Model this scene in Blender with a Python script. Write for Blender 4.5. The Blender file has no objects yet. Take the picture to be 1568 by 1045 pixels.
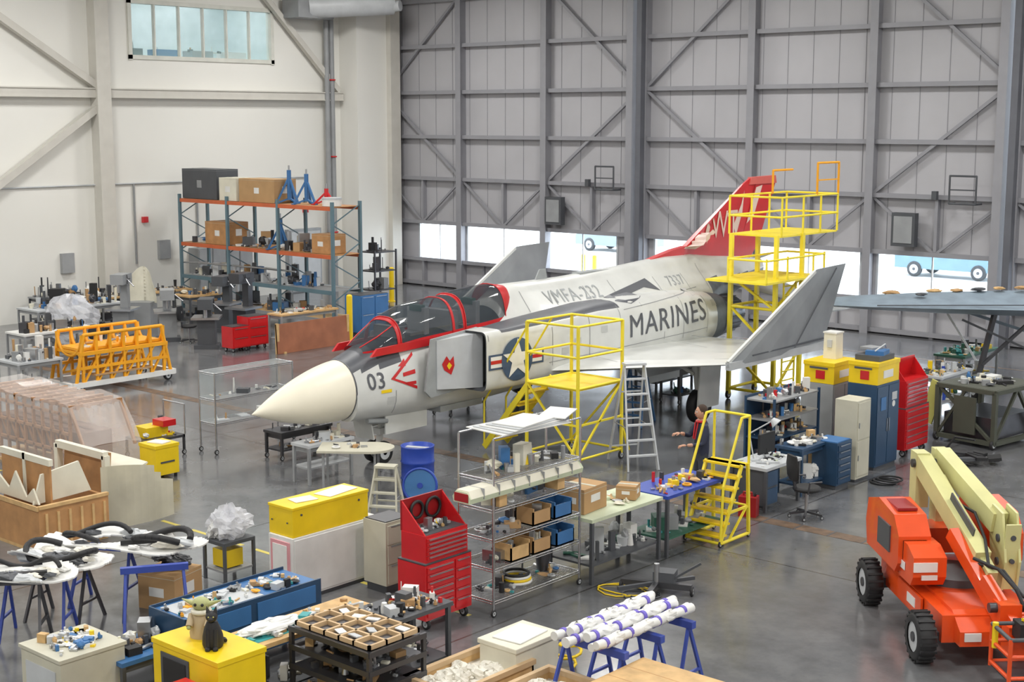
import bpy, bmesh, math, random
from mathutils import Vector, Matrix, Euler, Quaternion
from mathutils.bvhtree import BVHTree
from mathutils.geometry import tessellate_polygon
random.seed(7)
# ------------------------------------------------------------------ camera model / survey helper
F=2200.0; H=6.5; TH=math.radians(8.76); YAW=math.radians(41.4)
cT,sT=math.cos(TH),math.sin(TH); cY,sY=math.cos(YAW),math.sin(YAW)
def at(u,v,z=0.0):
    """survey: floor-plan position (room axes) of a point at height z seen at photo position u,v (1568 wide)"""
    dx=u-784; dv=v-522.5
    yy=F*cT-dv*sT; zz=dv*cT+F*sT
    t=(H-z)/zz
    X,Y=dx*t,yy*t
    return (cY*X-sY*Y, sY*X+cY*Y)
def cam2room(X,Y): return (cY*X-sY*Y, sY*X+cY*Y)
# ------------------------------------------------------------------ materials
MATS={}
def M(name,col,r=0.5,m=0.0,var=0.10,scale=2.5,emit=0,alpha=1.0,coat=0.0,bump=0.0):
    if name in MATS: return MATS[name]
    mt=bpy.data.materials.new(name); mt.use_nodes=True
    nt=mt.node_tree; n=nt.nodes; l=nt.links
    p=n['Principled BSDF']
    tc=n.new('ShaderNodeTexCoord'); ns=n.new('ShaderNodeTexNoise')
    ns.inputs['Scale'].default_value=scale; ns.inputs['Detail'].default_value=5
    l.new(tc.outputs['Object'],ns.inputs['Vector'])
    cr=n.new('ShaderNodeValToRGB')
    cr.color_ramp.elements[0].position=.3; cr.color_ramp.elements[1].position=.7
    cr.color_ramp.elements[0].color=(col[0]*(1-var),col[1]*(1-var),col[2]*(1-var),1)
    cr.color_ramp.elements[1].color=(min(1,col[0]*(1+var*.6)),min(1,col[1]*(1+var*.6)),min(1,col[2]*(1+var*.6)),1)
    l.new(ns.outputs['Fac'],cr.inputs['Fac']); l.new(cr.outputs['Color'],p.inputs['Base Color'])
    p.inputs['Roughness'].default_value=r; p.inputs['Metallic'].default_value=m
    if coat: p.inputs['Coat Weight'].default_value=coat
    if emit:
        l.new(cr.outputs['Color'],p.inputs['Emission Color']); p.inputs['Emission Strength'].default_value=emit
    if alpha<1: p.inputs['Alpha'].default_value=alpha
    if bump:
        b=n.new('ShaderNodeBump'); b.inputs['Strength'].default_value=bump; b.inputs['Distance'].default_value=.03
        l.new(ns.outputs['Fac'],b.inputs['Height']); l.new(b.outputs['Normal'],p.inputs['Normal'])
    MATS[name]=mt; return mt
white=M('white_paint',(.76,.76,.74),.4); offw=M('cream_plastic',(.74,.71,.59),.45)
grey=M('grey_paint',(.30,.31,.32),.45); lgrey=M('light_grey_paint',(.52,.54,.56),.45)
dgrey=M('dark_grey_paint',(.075,.08,.09),.5); black=M('black_rubber',(.016,.016,.018),.6)
red=M('red_enamel',(.58,.014,.018),.3,coat=.3); dred=M('dark_red_enamel',(.32,.011,.014),.35)
yellow=M('yellow_enamel',(.86,.60,.01),.4); yel2=M('scaffold_yellow',(.88,.72,.04),.45)
orange=M('lift_orange',(.78,.08,.01),.35,coat=.3); ostand=M('stand_orange_yellow',(.86,.38,.012),.45)
blue=M('blue_plastic',(.02,.06,.38),.4); navy=M('navy_paint',(.022,.06,.125),.4); sblue=M('steel_blue_paint',(.045,.16,.38),.45)
bluel=M('trestle_blue',(.045,.08,.38),.45); rackb=M('rack_upright_blue_grey',(.12,.20,.24),.5)
rackor=M('rack_beam_orange',(.58,.13,.045),.5)
wood=M('pine_wood',(.62,.40,.18),.6,var=.2,scale=6); ply=M('plywood',(.48,.25,.10),.6,var=.2,scale=4)
dwood=M('brown_board',(.34,.12,.055),.55,var=.2); card=M('cardboard',(.46,.28,.13),.8)
steel=M('bare_steel',(.48,.49,.51),.3,m=.9); chrome=M('chrome_wire',(.60,.61,.63),.25,m=1.0)
dsteel=M('dark_steel',(.10,.10,.11),.4,m=.7); green=M('dark_green_paint',(.03,.12,.08),.5)
olive=M('primer_green',(.45,.44,.12),.5); paleg=M('pale_green_top',(.58,.64,.46),.5)
cream=M('boom_cream',(.66,.64,.30),.4); beige=M('beige_enamel',(.54,.52,.42),.5)
teal=M('teal_mat',(.05,.32,.33),.5); skin=M('skin',(.55,.30,.20),.5); foam=M('white_foam',(.76,.73,.65),.8,bump=.4,scale=8)
purple=M('purple_tape',(.16,.12,.55),.5); pink=M('pink_frame',(.72,.33,.36),.5)
PAL=[white,lgrey,grey,dgrey,black,steel,dsteel,sblue,red,yellow,card,wood,offw,beige,white,lgrey,steel,dsteel,teal,dgrey,black]
GPAL=[grey,dgrey,steel,dsteel,lgrey,white,black,steel,card,offw,sblue,dgrey,dsteel]
WPAL=[white,white,lgrey,offw,steel,card,grey,dgrey]
def glassmat(name,col,mix,rough=.05):
    mt=bpy.data.materials.new(name); mt.use_nodes=True; nt=mt.node_tree; n=nt.nodes; l=nt.links
    p=n['Principled BSDF']; p.inputs['Base Color'].default_value=(*col,1); p.inputs['Roughness'].default_value=rough
    tr=n.new('ShaderNodeBsdfTransparent'); mx=n.new('ShaderNodeMixShader')
    ns=n.new('ShaderNodeTexNoise'); ns.inputs['Scale'].default_value=3
    mr=n.new('ShaderNodeMapRange'); mr.inputs['To Min'].default_value=max(0,mix-.1); mr.inputs['To Max'].default_value=min(1,mix+.1)
    l.new(ns.outputs['Fac'],mr.inputs['Value']); l.new(mr.outputs['Result'],mx.inputs['Fac'])
    l.new(tr.outputs[0],mx.inputs[1]); l.new(p.outputs[0],mx.inputs[2]); l.new(mx.outputs[0],n['Material Output'].inputs['Surface'])
    MATS[name]=mt; return mt
canopyg=glassmat('canopy_glass',(.05,.065,.08),.62); pane=glassmat('window_glass',(.55,.68,.78),.08)
film=glassmat('plastic_film',(.86,.80,.77),.30,.25); bubble=glassmat('clear_plastic_bag',(.82,.83,.88),.42,.12); caseg=glassmat('display_case_glass',(.62,.70,.72),.14,.05)
# ------------------------------------------------------------------ mesh builder
class B:
    def __init__(s): s.v=[];s.f=[];s.m=[];s.sm=[];s.mats=[];s.T=Matrix.Identity(4)
    def mi(s,m):
        if m not in s.mats: s.mats.append(m)
        return s.mats.index(m)
    def add(s,vs,fs,mat,smooth=False):
        o=len(s.v); i=s.mi(mat)
        for p in vs: s.v.append(tuple(s.T@Vector(p)))
        for f in fs: s.f.append([k+o for k in f]); s.m.append(i); s.sm.append(smooth)
    def box(s,c,d,mat,rz=0,rx=0,ry=0):
        R=Euler((rx,ry,rz)).to_matrix(); c=Vector(c)
        vs=[c+R@Vector((sx*d[0]/2,sy*d[1]/2,sz*d[2]/2)) for sx in(-1,1) for sy in(-1,1) for sz in(-1,1)]
        s.add(vs,[(0,1,3,2),(4,6,7,5),(0,4,5,1),(2,3,7,6),(0,2,6,4),(1,5,7,3)],mat)
    def bx(s,x0,x1,y0,y1,z0,z1,mat): s.box(((x0+x1)/2,(y0+y1)/2,(z0+z1)/2),(x1-x0,y1-y0,z1-z0),mat)
    def bar(s,p,q,w,mat,h=None):
        p=Vector(p);q=Vector(q);d=q-p
        if d.length<1e-6:return
        R=d.to_track_quat('Z','Y').to_matrix(); h=h or w; L=d.length; c=(p+q)/2
        vs=[c+R@Vector((sx*w/2,sy*h/2,sz*L/2)) for sx in(-1,1) for sy in(-1,1) for sz in(-1,1)]
        s.add(vs,[(0,1,3,2),(4,6,7,5),(0,4,5,1),(2,3,7,6),(0,2,6,4),(1,5,7,3)],mat)
    def cyl(s,p,q,r,mat,r2=None,n=12,cap=True):
        p=Vector(p);q=Vector(q);d=q-p; r2=r if r2 is None else r2
        if d.length<1e-6:return
        R=d.to_track_quat('Z','Y').to_matrix()
        a=[p+R@Vector((r*math.cos(2*math.pi*i/n),r*math.sin(2*math.pi*i/n),0)) for i in range(n)]
        b=[q+R@Vector((r2*math.cos(2*math.pi*i/n),r2*math.sin(2*math.pi*i/n),0)) for i in range(n)]
        s.add(a+b,[(i,(i+1)%n,n+(i+1)%n,n+i) for i in range(n)],mat,True)
        if cap:
            s.add(a,[tuple(reversed(range(n)))],mat); s.add(b,[tuple(range(n))],mat)
    def rail(s,pts,r,mat,n=8,closed=False):
        pts=[Vector(p) for p in pts]
        if closed: pts=pts+[pts[0]]
        for a,b in zip(pts,pts[1:]): s.cyl(a,b,r,mat,n=n)
        for a in pts[1:-1]: s.sph(a,r,mat,nu=6,nv=4)
    def sph(s,c,r,mat,sc=(1,1,1),nu=12,nv=8):
        c=Vector(c);vs=[];fs=[]
        for j in range(nv+1):
            t=math.pi*j/nv
            for i in range(nu):
                a=2*math.pi*i/nu
                vs.append(c+Vector((r*sc[0]*math.sin(t)*math.cos(a),r*sc[1]*math.sin(t)*math.sin(a),r*sc[2]*math.cos(t))))
        for j in range(nv):
            for i in range(nu):
                fs.append((j*nu+i,(j+1)*nu+i,(j+1)*nu+(i+1)%nu,j*nu+(i+1)%nu))
        s.add(vs,fs,mat,True)
    def blob(s,c,r,mat,sc=(1,1,1),amp=.25,seed=1,nu=22,nv=14,smooth=False):
        R=random.Random(seed); ph=[R.uniform(0,6) for _ in range(6)]; c=Vector(c); vs=[];fs=[]
        for j in range(nv+1):
            t=math.pi*j/nv
            for i in range(nu):
                a=2*math.pi*i/nu
                k=1+amp*(math.sin(3*a+ph[0])*math.sin(2*t+ph[1])*.5+math.sin(7*a+5*t+ph[2])*.3+R.uniform(-.35,.35)*(1 if 0<j<nv else 0))
                vs.append(c+Vector((r*sc[0]*k*math.sin(t)*math.cos(a),r*sc[1]*k*math.sin(t)*math.sin(a),r*sc[2]*k*math.cos(t))))
        for j in range(nv):
            for i in range(nu): fs.append((j*nu+i,(j+1)*nu+i,(j+1)*nu+(i+1)%nu,j*nu+(i+1)%nu))
        s.add(vs,fs,mat,smooth)
    def loft(s,rings,mat,closed=True,smooth=True,cap0=False,cap1=False,mf=None):
        n=len(rings[0]); 
        if mf is None:
            vs=[p for r in rings for p in r]; fs=[]
            for j in range(len(rings)-1):
                for i in range(n if closed else n-1):
                    fs.append((j*n+i,j*n+(i+1)%n,(j+1)*n+(i+1)%n,(j+1)*n+i))
            s.add(vs,fs,mat,smooth)
        else:
            o=len(s.v)
            for r in rings:
                for p in r: s.v.append(tuple(s.T@Vector(p)))
            for j in range(len(rings)-1):
                for i in range(n if closed else n-1):
                    f=[j*n+i,j*n+(i+1)%n,(j+1)*n+(i+1)%n,(j+1)*n+i]
                    c=(Vector(rings[j][i])+Vector(rings[j][(i+1)%n])+Vector(rings[j+1][i])+Vector(rings[j+1][(i+1)%n]))/4
                    s.f.append([k+o for k in f]); s.m.append(s.mi(mf(c,j,i))); s.sm.append(smooth)
        if cap0: s.add(rings[0],[tuple(range(n))],mat if mf is None else mf(Vector(rings[0][0]),0,0))
        if cap1: s.add(rings[-1],[tuple(range(n))],mat if mf is None else mf(Vector(rings[-1][0]),len(rings)-2,0))
    def prism(s,poly,ax,a0,a1,mat,smooth=False):
        def P(p,a):
            if ax=='x': return (a,p[0],p[1])
            if ax=='y': return (p[0],a,p[1])
            return (p[0],p[1],a)
        n=len(poly); vs=[P(p,a0) for p in poly]+[P(p,a1) for p in poly]
        s.add(vs,[(i,(i+1)%n,n+(i+1)%n,n+i) for i in range(n)]+[tuple(reversed(range(n))),tuple(range(n,2*n))],mat,smooth)
    def sheet(s,nx,ny,fn,mat,keep=lambda u,v:True,th=.03,smooth=False):
        top=[Vector(fn(i/nx,j/ny)) for j in range(ny+1) for i in range(nx+1)]
        n=len(top); fs=[]; K={}
        vs=top if th==0 else top+[p-Vector((0,0,th)) for p in top]
        for j in range(ny):
            for i in range(nx): K[(i,j)]=keep((i+.5)/nx,(j+.5)/ny)
        for j in range(ny):
            for i in range(nx):
                if not K[(i,j)]: continue
                a=j*(nx+1)+i; q=(a,a+1,a+nx+2,a+nx+1)
                fs.append(q)
                if th==0: continue
                fs.append(tuple(k+n for k in reversed(q)))
                for (di,dj,e0,e1) in ((0,-1,a,a+1),(0,1,a+nx+2,a+nx+1),(-1,0,a+nx+1,a),(1,0,a+1,a+nx+2)):
                    if not K.get((i+di,j+dj),False): fs.append((e1,e0,e0+n,e1+n))
        s.add(vs,fs,mat,smooth)
    def torus(s,c,R,r,mat,ax='z',n=18,m=8,a0=0,a1=2*math.pi,sq=1.0):
        c=Vector(c);rings=[]
        full=abs(a1-a0-2*math.pi)<1e-3
        for i in range(n+1):
            a=a0+(a1-a0)*i/n; ring=[]
            for j in range(m):
                t=2*math.pi*j/m; rr=R+r*math.cos(t); q=(rr*math.cos(a),rr*math.sin(a)*sq,r*math.sin(t))
                if ax=='x': q=(q[2],q[0],q[1])
                elif ax=='y': q=(q[0],q[2],q[1])
                ring.append(c+Vector(q))
            rings.append(ring)
        s.loft(rings,mat,cap0=not full,cap1=not full)
    def wheel(s,c,r,w,ax,hub=None,tyre=None):
        c=Vector(c);d=Vector((1,0,0)) if ax=='x' else Vector((0,1,0))
        tyre=tyre or black; hub=hub or lgrey
        n=20; prof=[(-.5,.6),(-.5,.85),(-.35,.98),(0,1.0),(.35,.98),(.5,.85),(.5,.6)]
        rings=[]
        for i in range(n+1):
            a=2*math.pi*i/n; rings.append([c+d*(w*p[0])+(Vector((0,math.cos(a),math.sin(a))) if ax=='x' else Vector((math.cos(a),0,math.sin(a))))*r*p[1] for p in prof])
        s.loft(rings,tyre,closed=False)
        s.cyl(c-d*w*.42,c+d*w*.42,r*.62,hub,n=16); s.cyl(c-d*w*.5,c+d*w*.5,r*.2,dsteel,n=10)
    def obj(s,name,loc=(0,0,0),rz=0,parent=None,bevel=0):
        me=bpy.data.meshes.new(name); me.from_pydata(s.v,[],s.f)
        for m in s.mats: me.materials.append(m)
        me.polygons.foreach_set('material_index',s.m); me.polygons.foreach_set('use_smooth',s.sm)
        bm=bmesh.new(); bm.from_mesh(me); bmesh.ops.recalc_face_normals(bm,faces=bm.faces); bm.to_mesh(me); bm.free()
        me.update()
        o=bpy.data.objects.new(name,me); bpy.context.scene.collection.objects.link(o)
        o.location=loc; o.rotation_euler=(0,0,rz)
        if parent: o.parent=parent
        if bevel:
            md=o.modifiers.new('bevel','BEVEL'); md.width=bevel; md.segments=2; md.limit_method='ANGLE'; md.angle_limit=math.radians(50)
        return o
rnd=random.Random(11)
def clutter(b,x0,x1,y0,y1,z,n,pal=PAL,hmax=.25,smax=.35,seed=None):
    R=random.Random(seed if seed is not None else rnd.random())
    for _ in range(int(n*2.5)):
        w=R.uniform(.05,smax)*(1 if R.random()<.4 else .6)
        if x1-x0<w*1.1 or y1-y0<w*1.1: w=min(x1-x0,y1-y0)*.6
        x=R.uniform(x0+w/2,x1-w/2);y=R.uniform(y0+w/2,y1-w/2)
        m=R.choice(pal);k=R.random();h=R.uniform(.03,hmax)*(1 if R.random()<.5 else .55);a=R.uniform(0,3.14)
        if k<.20: b.box((x,y,z+h/2),(w*.7,w*.5,h),m,rz=a)
        elif k<.38: b.box((x,y,z+.012),(w*.8,w*.55,.024),R.choice([white,offw,lgrey,steel]) if R.random()<.6 else m,rz=a)
        elif k<.48: b.cyl((x,y,z),(x,y,z+h),w*.2,m,r2=w*R.choice([.2,.12,.26]),n=10)
        elif k<.62:
            rr=w*.1; d=Vector((math.cos(a),math.sin(a),0))*w*.45
            b.cyl(Vector((x,y,z+rr))-d,Vector((x,y,z+rr))+d,rr,m,n=8)
        elif k<.69: b.torus((x,y,z+.02),w*.3,.016,m,n=14,m=6)
        elif k<.80: b.blob((x,y,z+h*.4),w*.32,m,sc=(1.2,.9,h/w*.9 if w>.01 else 1),amp=.3,seed=R.random(),nu=9,nv=6)
        elif k<.93:
            d=Vector((math.cos(a),math.sin(a),0))*w*.4;e=Vector((-d.y,d.x,0))*.7;q=Vector((x,y,z+.02))
            b.bar(q-d,q+d,.03,m); b.bar(q+d,q+d*.4+e,.03,m); b.bar(q,q+e*.5+Vector((0,0,h*.6)),.02,m)
        else:
            b.box((x,y,z+h*.3),(w*.75,w*.5,h*.6),m,rz=a); b.cyl((x,y,z+h*.6),(x,y,z+h),w*.13,R.choice(pal),n=8); b.cyl((x+.03,y,z+h*.4),(x+w*.35,y+.02,z+h*.5),.02,dsteel,n=6)
def legs4(b,lx,ly,h,w,mat,caster=False):
    for x in(-lx+w/2,-w/2):
        for y in(w/2,ly-w/2):
            z0=.1 if caster else 0
            b.bx(x-w/2,x+w/2,y-w/2,y+w/2,z0,h,mat)
            if caster:
                b.wheel((x,y,.05),.05,.03,'x')
                b.cyl((x,y,.08),(x,y,.12),.02,steel,n=6)
def table(name,u,v,z,lx,ly,h,top=white,leg=grey,shelf=.2,th=.05,caster=False,cl=0,pal=PAL,hm=.25,sm=.35,lcl=0,rz=0,apron=True):
    x,y=at(u,v,z); b=B()
    b.bx(-lx,0,0,ly,h-th,h,top); legs4(b,lx-.04,ly-.04,h-th,.05,leg,caster)
    if apron:
        b.bx(-lx+.03,-.05,.04,.07,h-th-.09,h-th,leg); b.bx(-lx+.03,-.05,ly-.07,ly-.04,h-th-.09,h-th,leg)
        b.bx(-.08,-.05,.04,ly-.04,h-th-.09,h-th,leg)
    if shelf:
        b.bx(-lx+.03,-.03,.03,ly-.03,shelf-.03,shelf,leg)
        if lcl: clutter(b,-lx+.08,-.08,.08,ly-.08,shelf,lcl,pal,min(.4,h-shelf-.15),.45)
    if cl: clutter(b,-lx+.03,-.03,.03,ly-.03,h+.001,cl,pal,hm,sm)
    b.obj(name,(x,y,0),rz)
    return (x,y)
def chest(name,u,v,z,lx,ly,h,mat,rows=6,cols=1,base=.12,dark=dsteel,caster=True):
    x,y=at(u,v,0); b=B(); b.bx(-lx,0,0,ly,z+base,z+h,mat)
    b.bx(-lx+.02,-.02,.02,ly-.02,z+h,z+h+.015,dark)
    dh=(h-base-.06)/rows
    for r in range(rows):
        for c in range(cols):
            y0=.03+c*(ly-.03)/cols; y1=y0+(ly-.06)/cols-.02
            z0=z+base+.03+r*dh
            b.bx(-.001,.018,y0,y1,z0,z0+dh-.015,mat); b.bx(.018,.034,y0+.05,y1-.05,z0+dh-.035,z0+dh-.02,steel)
    if caster and z==0:
        for xx in(-lx+.08,-.08):
            for yy in(.08,ly-.08): b.wheel((xx,yy,.06),.06,.04,'y'); b.cyl((xx,yy,.06),(xx,yy,base),.02,steel,n=6)
    elif z==0: b.bx(-lx+.03,-.03,.03,ly-.03,0,base,dgrey)
    return b.obj(name,(x,y,0)),(x,y)
# ------------------------------------------------------------------ room shell
XL=-42.3; YD=40.4; XR=14.0; YB=-8.0; ZC=12.8
def floormat():
    mt=bpy.data.materials.new('polished_concrete'); mt.use_nodes=True; nt=mt.node_tree; n=nt.nodes; l=nt.links; p=n['Principled BSDF']
    tc=n.new('ShaderNodeTexCoord'); a=n.new('ShaderNodeTexNoise'); a.inputs['Scale'].default_value=.25; a.inputs['Detail'].default_value=8; a.inputs['Roughness'].default_value=.65
    l.new(tc.outputs['Object'],a.inputs['Vector'])
    cr=n.new('ShaderNodeValToRGB'); e=cr.color_ramp.elements; e[0].position=.34; e[0].color=(.10,.105,.115,1); e[1].position=.68; e[1].color=(.21,.21,.215,1)
    l.new(a.outputs['Fac'],cr.inputs['Fac'])
    b=n.new('ShaderNodeTexNoise'); b.inputs['Scale'].default_value=1.6; b.inputs['Detail'].default_value=9; b.inputs['Roughness'].default_value=.7
    l.new(tc.outputs['Object'],b.inputs['Vector'])
    cb=n.new('ShaderNodeValToRGB'); cb.color_ramp.elements[0].position=.35; cb.color_ramp.elements[0].color=(.70,.69,.68,1); cb.color_ramp.elements[1].position=.6; cb.color_ramp.elements[1].color=(1,1,1,1)
    l.new(b.outputs['Fac'],cb.inputs['Fac'])
    mx=n.new('ShaderNodeMix'); mx.data_type='RGBA'; mx.blend_type='MULTIPLY'; mx.inputs[0].default_value=.8
    l.new(cr.outputs['Color'],mx.inputs[6]); l.new(cb.outputs['Color'],mx.inputs[7])
    br=n.new('ShaderNodeTexBrick'); br.offset=0; br.inputs['Scale'].default_value=1; br.inputs['Brick Width'].default_value=6; br.inputs['Row Height'].default_value=6; br.inputs['Mortar Size'].default_value=.018
    br.inputs['Color1'].default_value=(1,1,1,1);br.inputs['Color2'].default_value=(.95,.95,.95,1);br.inputs['Mortar'].default_value=(.45,.42,.4,1)
    l.new(tc.outputs['Object'],br.inputs['Vector'])
    m2=n.new('ShaderNodeMix'); m2.data_type='RGBA'; m2.blend_type='MULTIPLY'; m2.inputs[0].default_value=1
    l.new(mx.outputs[2],m2.inputs[6]); l.new(br.outputs['Color'],m2.inputs[7]); l.new(m2.outputs[2],p.inputs['Base Color'])
    mr=n.new('ShaderNodeMapRange'); mr.inputs['To Min'].default_value=.07; mr.inputs['To Max'].default_value=.26
    l.new(b.outputs['Fac'],mr.inputs['Value']); l.new(mr.outputs['Result'],p.inputs['Roughness'])
    p.inputs['Specular IOR Level'].default_value=1.0
    return mt
fm=floormat()
wallw=M('left_wall_white',(.80,.79,.745),.7,var=.03,scale=.3); wallt=M('wall_trim_cream',(.60,.58,.53),.6,var=.05)
doors=M('door_skin_grey',(.445,.44,.465),.6,var=.07,scale=.5); doorm=M('door_frame_grey',(.285,.285,.31),.5,var=.06); doord=M('door_post_dark',(.12,.125,.145),.5)
b=B(); b.bx(XL-.3,XR+.3,YB-.3,YD+.4,-.3,0,fm); b.obj('floor')
b=B(); b.bx(XL-.3,XR+.3,YB-.3,YD+.4,ZC+.01,ZC+.2,wallw)
b.obj('ceiling')
b=B(); b.bx(XR,XR+.3,YB,YD,0,ZC,wallw); b.obj('wall_right')
b=B(); b.bx(XL-.3,XR+.3,YB-.3,YB,0,ZC,wallw); b.obj('wall_back')
b=B(); y0,y1,z0,z1=28.5,34.6,8.6,10.45
b.bx(XL-.3,XL,YB,y0,0,ZC,wallw); b.bx(XL-.3,XL,y1,YD,0,ZC,wallw); b.bx(XL-.3,XL,y0,y1,0,z0,wallw); b.bx(XL-.3,XL,y0,y1,z1,ZC,wallw)
b.obj('wall_left')
off=M('office_wall_pale',(.62,.72,.74),.7); tube=M('office_tube_light',(1,1,1),.5,emit=11,var=0)
b=B(); xo=XL-4
b.bx(xo-.1,xo,y0-1,y1+1,z0-1,z1+.6,off); b.bx(xo,XL-.3,y0-1.1,y0-1,z0-1,z1+.6,off); b.bx(xo,XL-.3,y1+1,y1+1.1,z0-1,z1+.6,off)
b.bx(xo,XL-.3,y0-1,y1+1,z0-1.1,z0-1,lgrey); b.bx(xo,XL-.3,y0-1,y1+1,z1+.6,z1+.7,white)
for k in range(4): b.bx(xo+.5,XL-1,y0+.6+k*1.6,y0+.78+k*1.6,z1+.5,z1+.6,tube)
for k in range(4): b.bx(XL-1.6,XL-1.0,y0+.3+k*1.5,y0+1.2+k*1.5,z0-.1+.02*k,z0+.35,[dgrey,sblue,grey,white][k])
clutter(b,XL-1.6,XL-.9,y0+.2,y1-.2,z0+.3,6,GPAL,.5,.5)
b.obj('wall_office')
b=B(); fr=M('office_window_frame',(.68,.68,.62),.5)
for yy in (y0,y1): b.bx(XL-.2,XL+.06,yy-.07,yy+.07,z0-.1,z1+.1,fr)
for zz in (z0,z1): b.bx(XL-.2,XL+.06,y0-.07,y1+.07,zz-.07,zz+.07,fr)
for k in range(1,6): yy=y0+k*(y1-y0)/6; b.bx(XL-.12,XL+.02,yy-.025,yy+.025,z0,z1,fr)
b.bx(XL-.1,XL-.09,y0,y1,z0,z1,glassmat('office_glass',(.55,.78,.78),.2)); b.obj('window_1')
b=B(); X=XL
b.bx(X,X+.32,YB,YD-2.6,7.25,7.5,wallt); b.bx(X,X+.36,YB,YD-2.6,7.5,7.54,wallt); b.bx(X,X+.36,YB,YD-2.6,7.22,7.25,wallt)
for yy in (27.1,14.0,1.0):
    b.bx(X,X+.5,yy-.2,yy+.2,0,ZC,wallt); b.bx(X+.5,X+.54,yy-.26,yy+.26,0,ZC,wallt)
b.bar((X+.25,27.0,6.9),(X+.25,20.5,2.6),.22,wallt); b.bar((X+.25,27.0,7.6),(X+.25,20.5,11.6),.22,wallt)
b.bar((X+.25,37.6,7.6),(X+.25,33.2,11.8),.2,wallt)
b.obj('trim_steelwork')
b=B(); b.bx(X,X+1.0,YD-2.5,YD-.45,0,ZC,wallw); b.bx(X,X+1.25,YD-.95,YD-.45,0,ZC,wallt); b.obj('wall_corner_chase')
b=B()
for yy in (37.2,36.95): b.cyl((X+.35,yy,0),(X+.35,yy,10.5),.10,grey,n=10)
b.cyl((X+.35,37.2,10.5),(X+3,38.3,10.7),.2,lgrey,n=12); b.cyl((X+.9,35.6,10.6),(X+2.6,38.3,10.8),.42,lgrey,n=14); b.bx(X+.3,X+1.2,34.9,36.6,10.2,10.9,grey)
for z in (2.2,5.1,8): b.torus((X+.35,37.2,z),.12,.03,red)
b.obj('trim_wall_ducts')
b=B()
b.cyl((X+.05,8,4.35),(X+.05,36,4.35),.03,lgrey,n=6); b.cyl((X+.05,8,6.9),(X+.05,22.2,6.9),.03,grey,n=6)
for yy,zt in ((22.0,6.9),(21.3,6.9),(20.8,6.9),(28.4,4.35),(31.0,4.35)): b.cyl((X+.06,yy,1.6),(X+.06,yy,zt),.035,grey,n=6)
for yy in (22.4,21.7,21.1): b.cyl((X+.9,yy,4.6),(X+.9,yy,7.2),.018,dgrey,n=6); b.cyl((X+.9,yy,4.4),(X+.9,yy,4.6),.06,dgrey,n=8); b.bar((X+.9,yy,7.2),(X+.3,yy,7.3),.03,dgrey)
b.bx(X,X+.25,21.2,22.0,2.6,3.4,grey); b.bx(X,X+.28,21.3,21.9,2.75,3.3,dgrey)
pg=M('panel_grey',(.33,.34,.35),.5)
for yy,z in((29.3,1.7),(25.5,1.5),(35.7,1.6),(17.5,1.6)): b.bx(X,X+.15,yy,yy+.45,z,z+.65,pg)
b.bx(X,X+.12,35.9,36.1,3.0,3.2,red); b.bx(X,X+.12,28.7,28.9,3.0,3.2,red)
b.obj('trim_conduits')
b=B(); b.bx(X,X+.25,35.0,36.6,0,2.4,M('wall_door_grey',(.34,.36,.38),.5)); b.bx(X+.25,X+.3,35.1,36.5,.05,2.3,lgrey); b.bx(X+.3,X+.34,35.2,35.3,1.0,1.15,steel); b.obj('door_5')
b=B()
for k in range(4): b.bx(X+.02,X+.6,30.6+k*.6,31.18+k*.6,.05,2.0,grey); b.bx(X+.6,X+.615,30.63+k*.6,31.15+k*.6,.1,1.95,pg); b.bx(X+.615,X+.64,30.7+k*.6,30.73+k*.6,1.0,1.15,steel)
b.bx(X+.05,X+.58,30.6,33.0,0,.05,dgrey); b.obj('grey_lockers')
GZ=[.12,1.06,2.53,4.24,5.85,7.54,9.28,11.0]
wi=[2]
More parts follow.
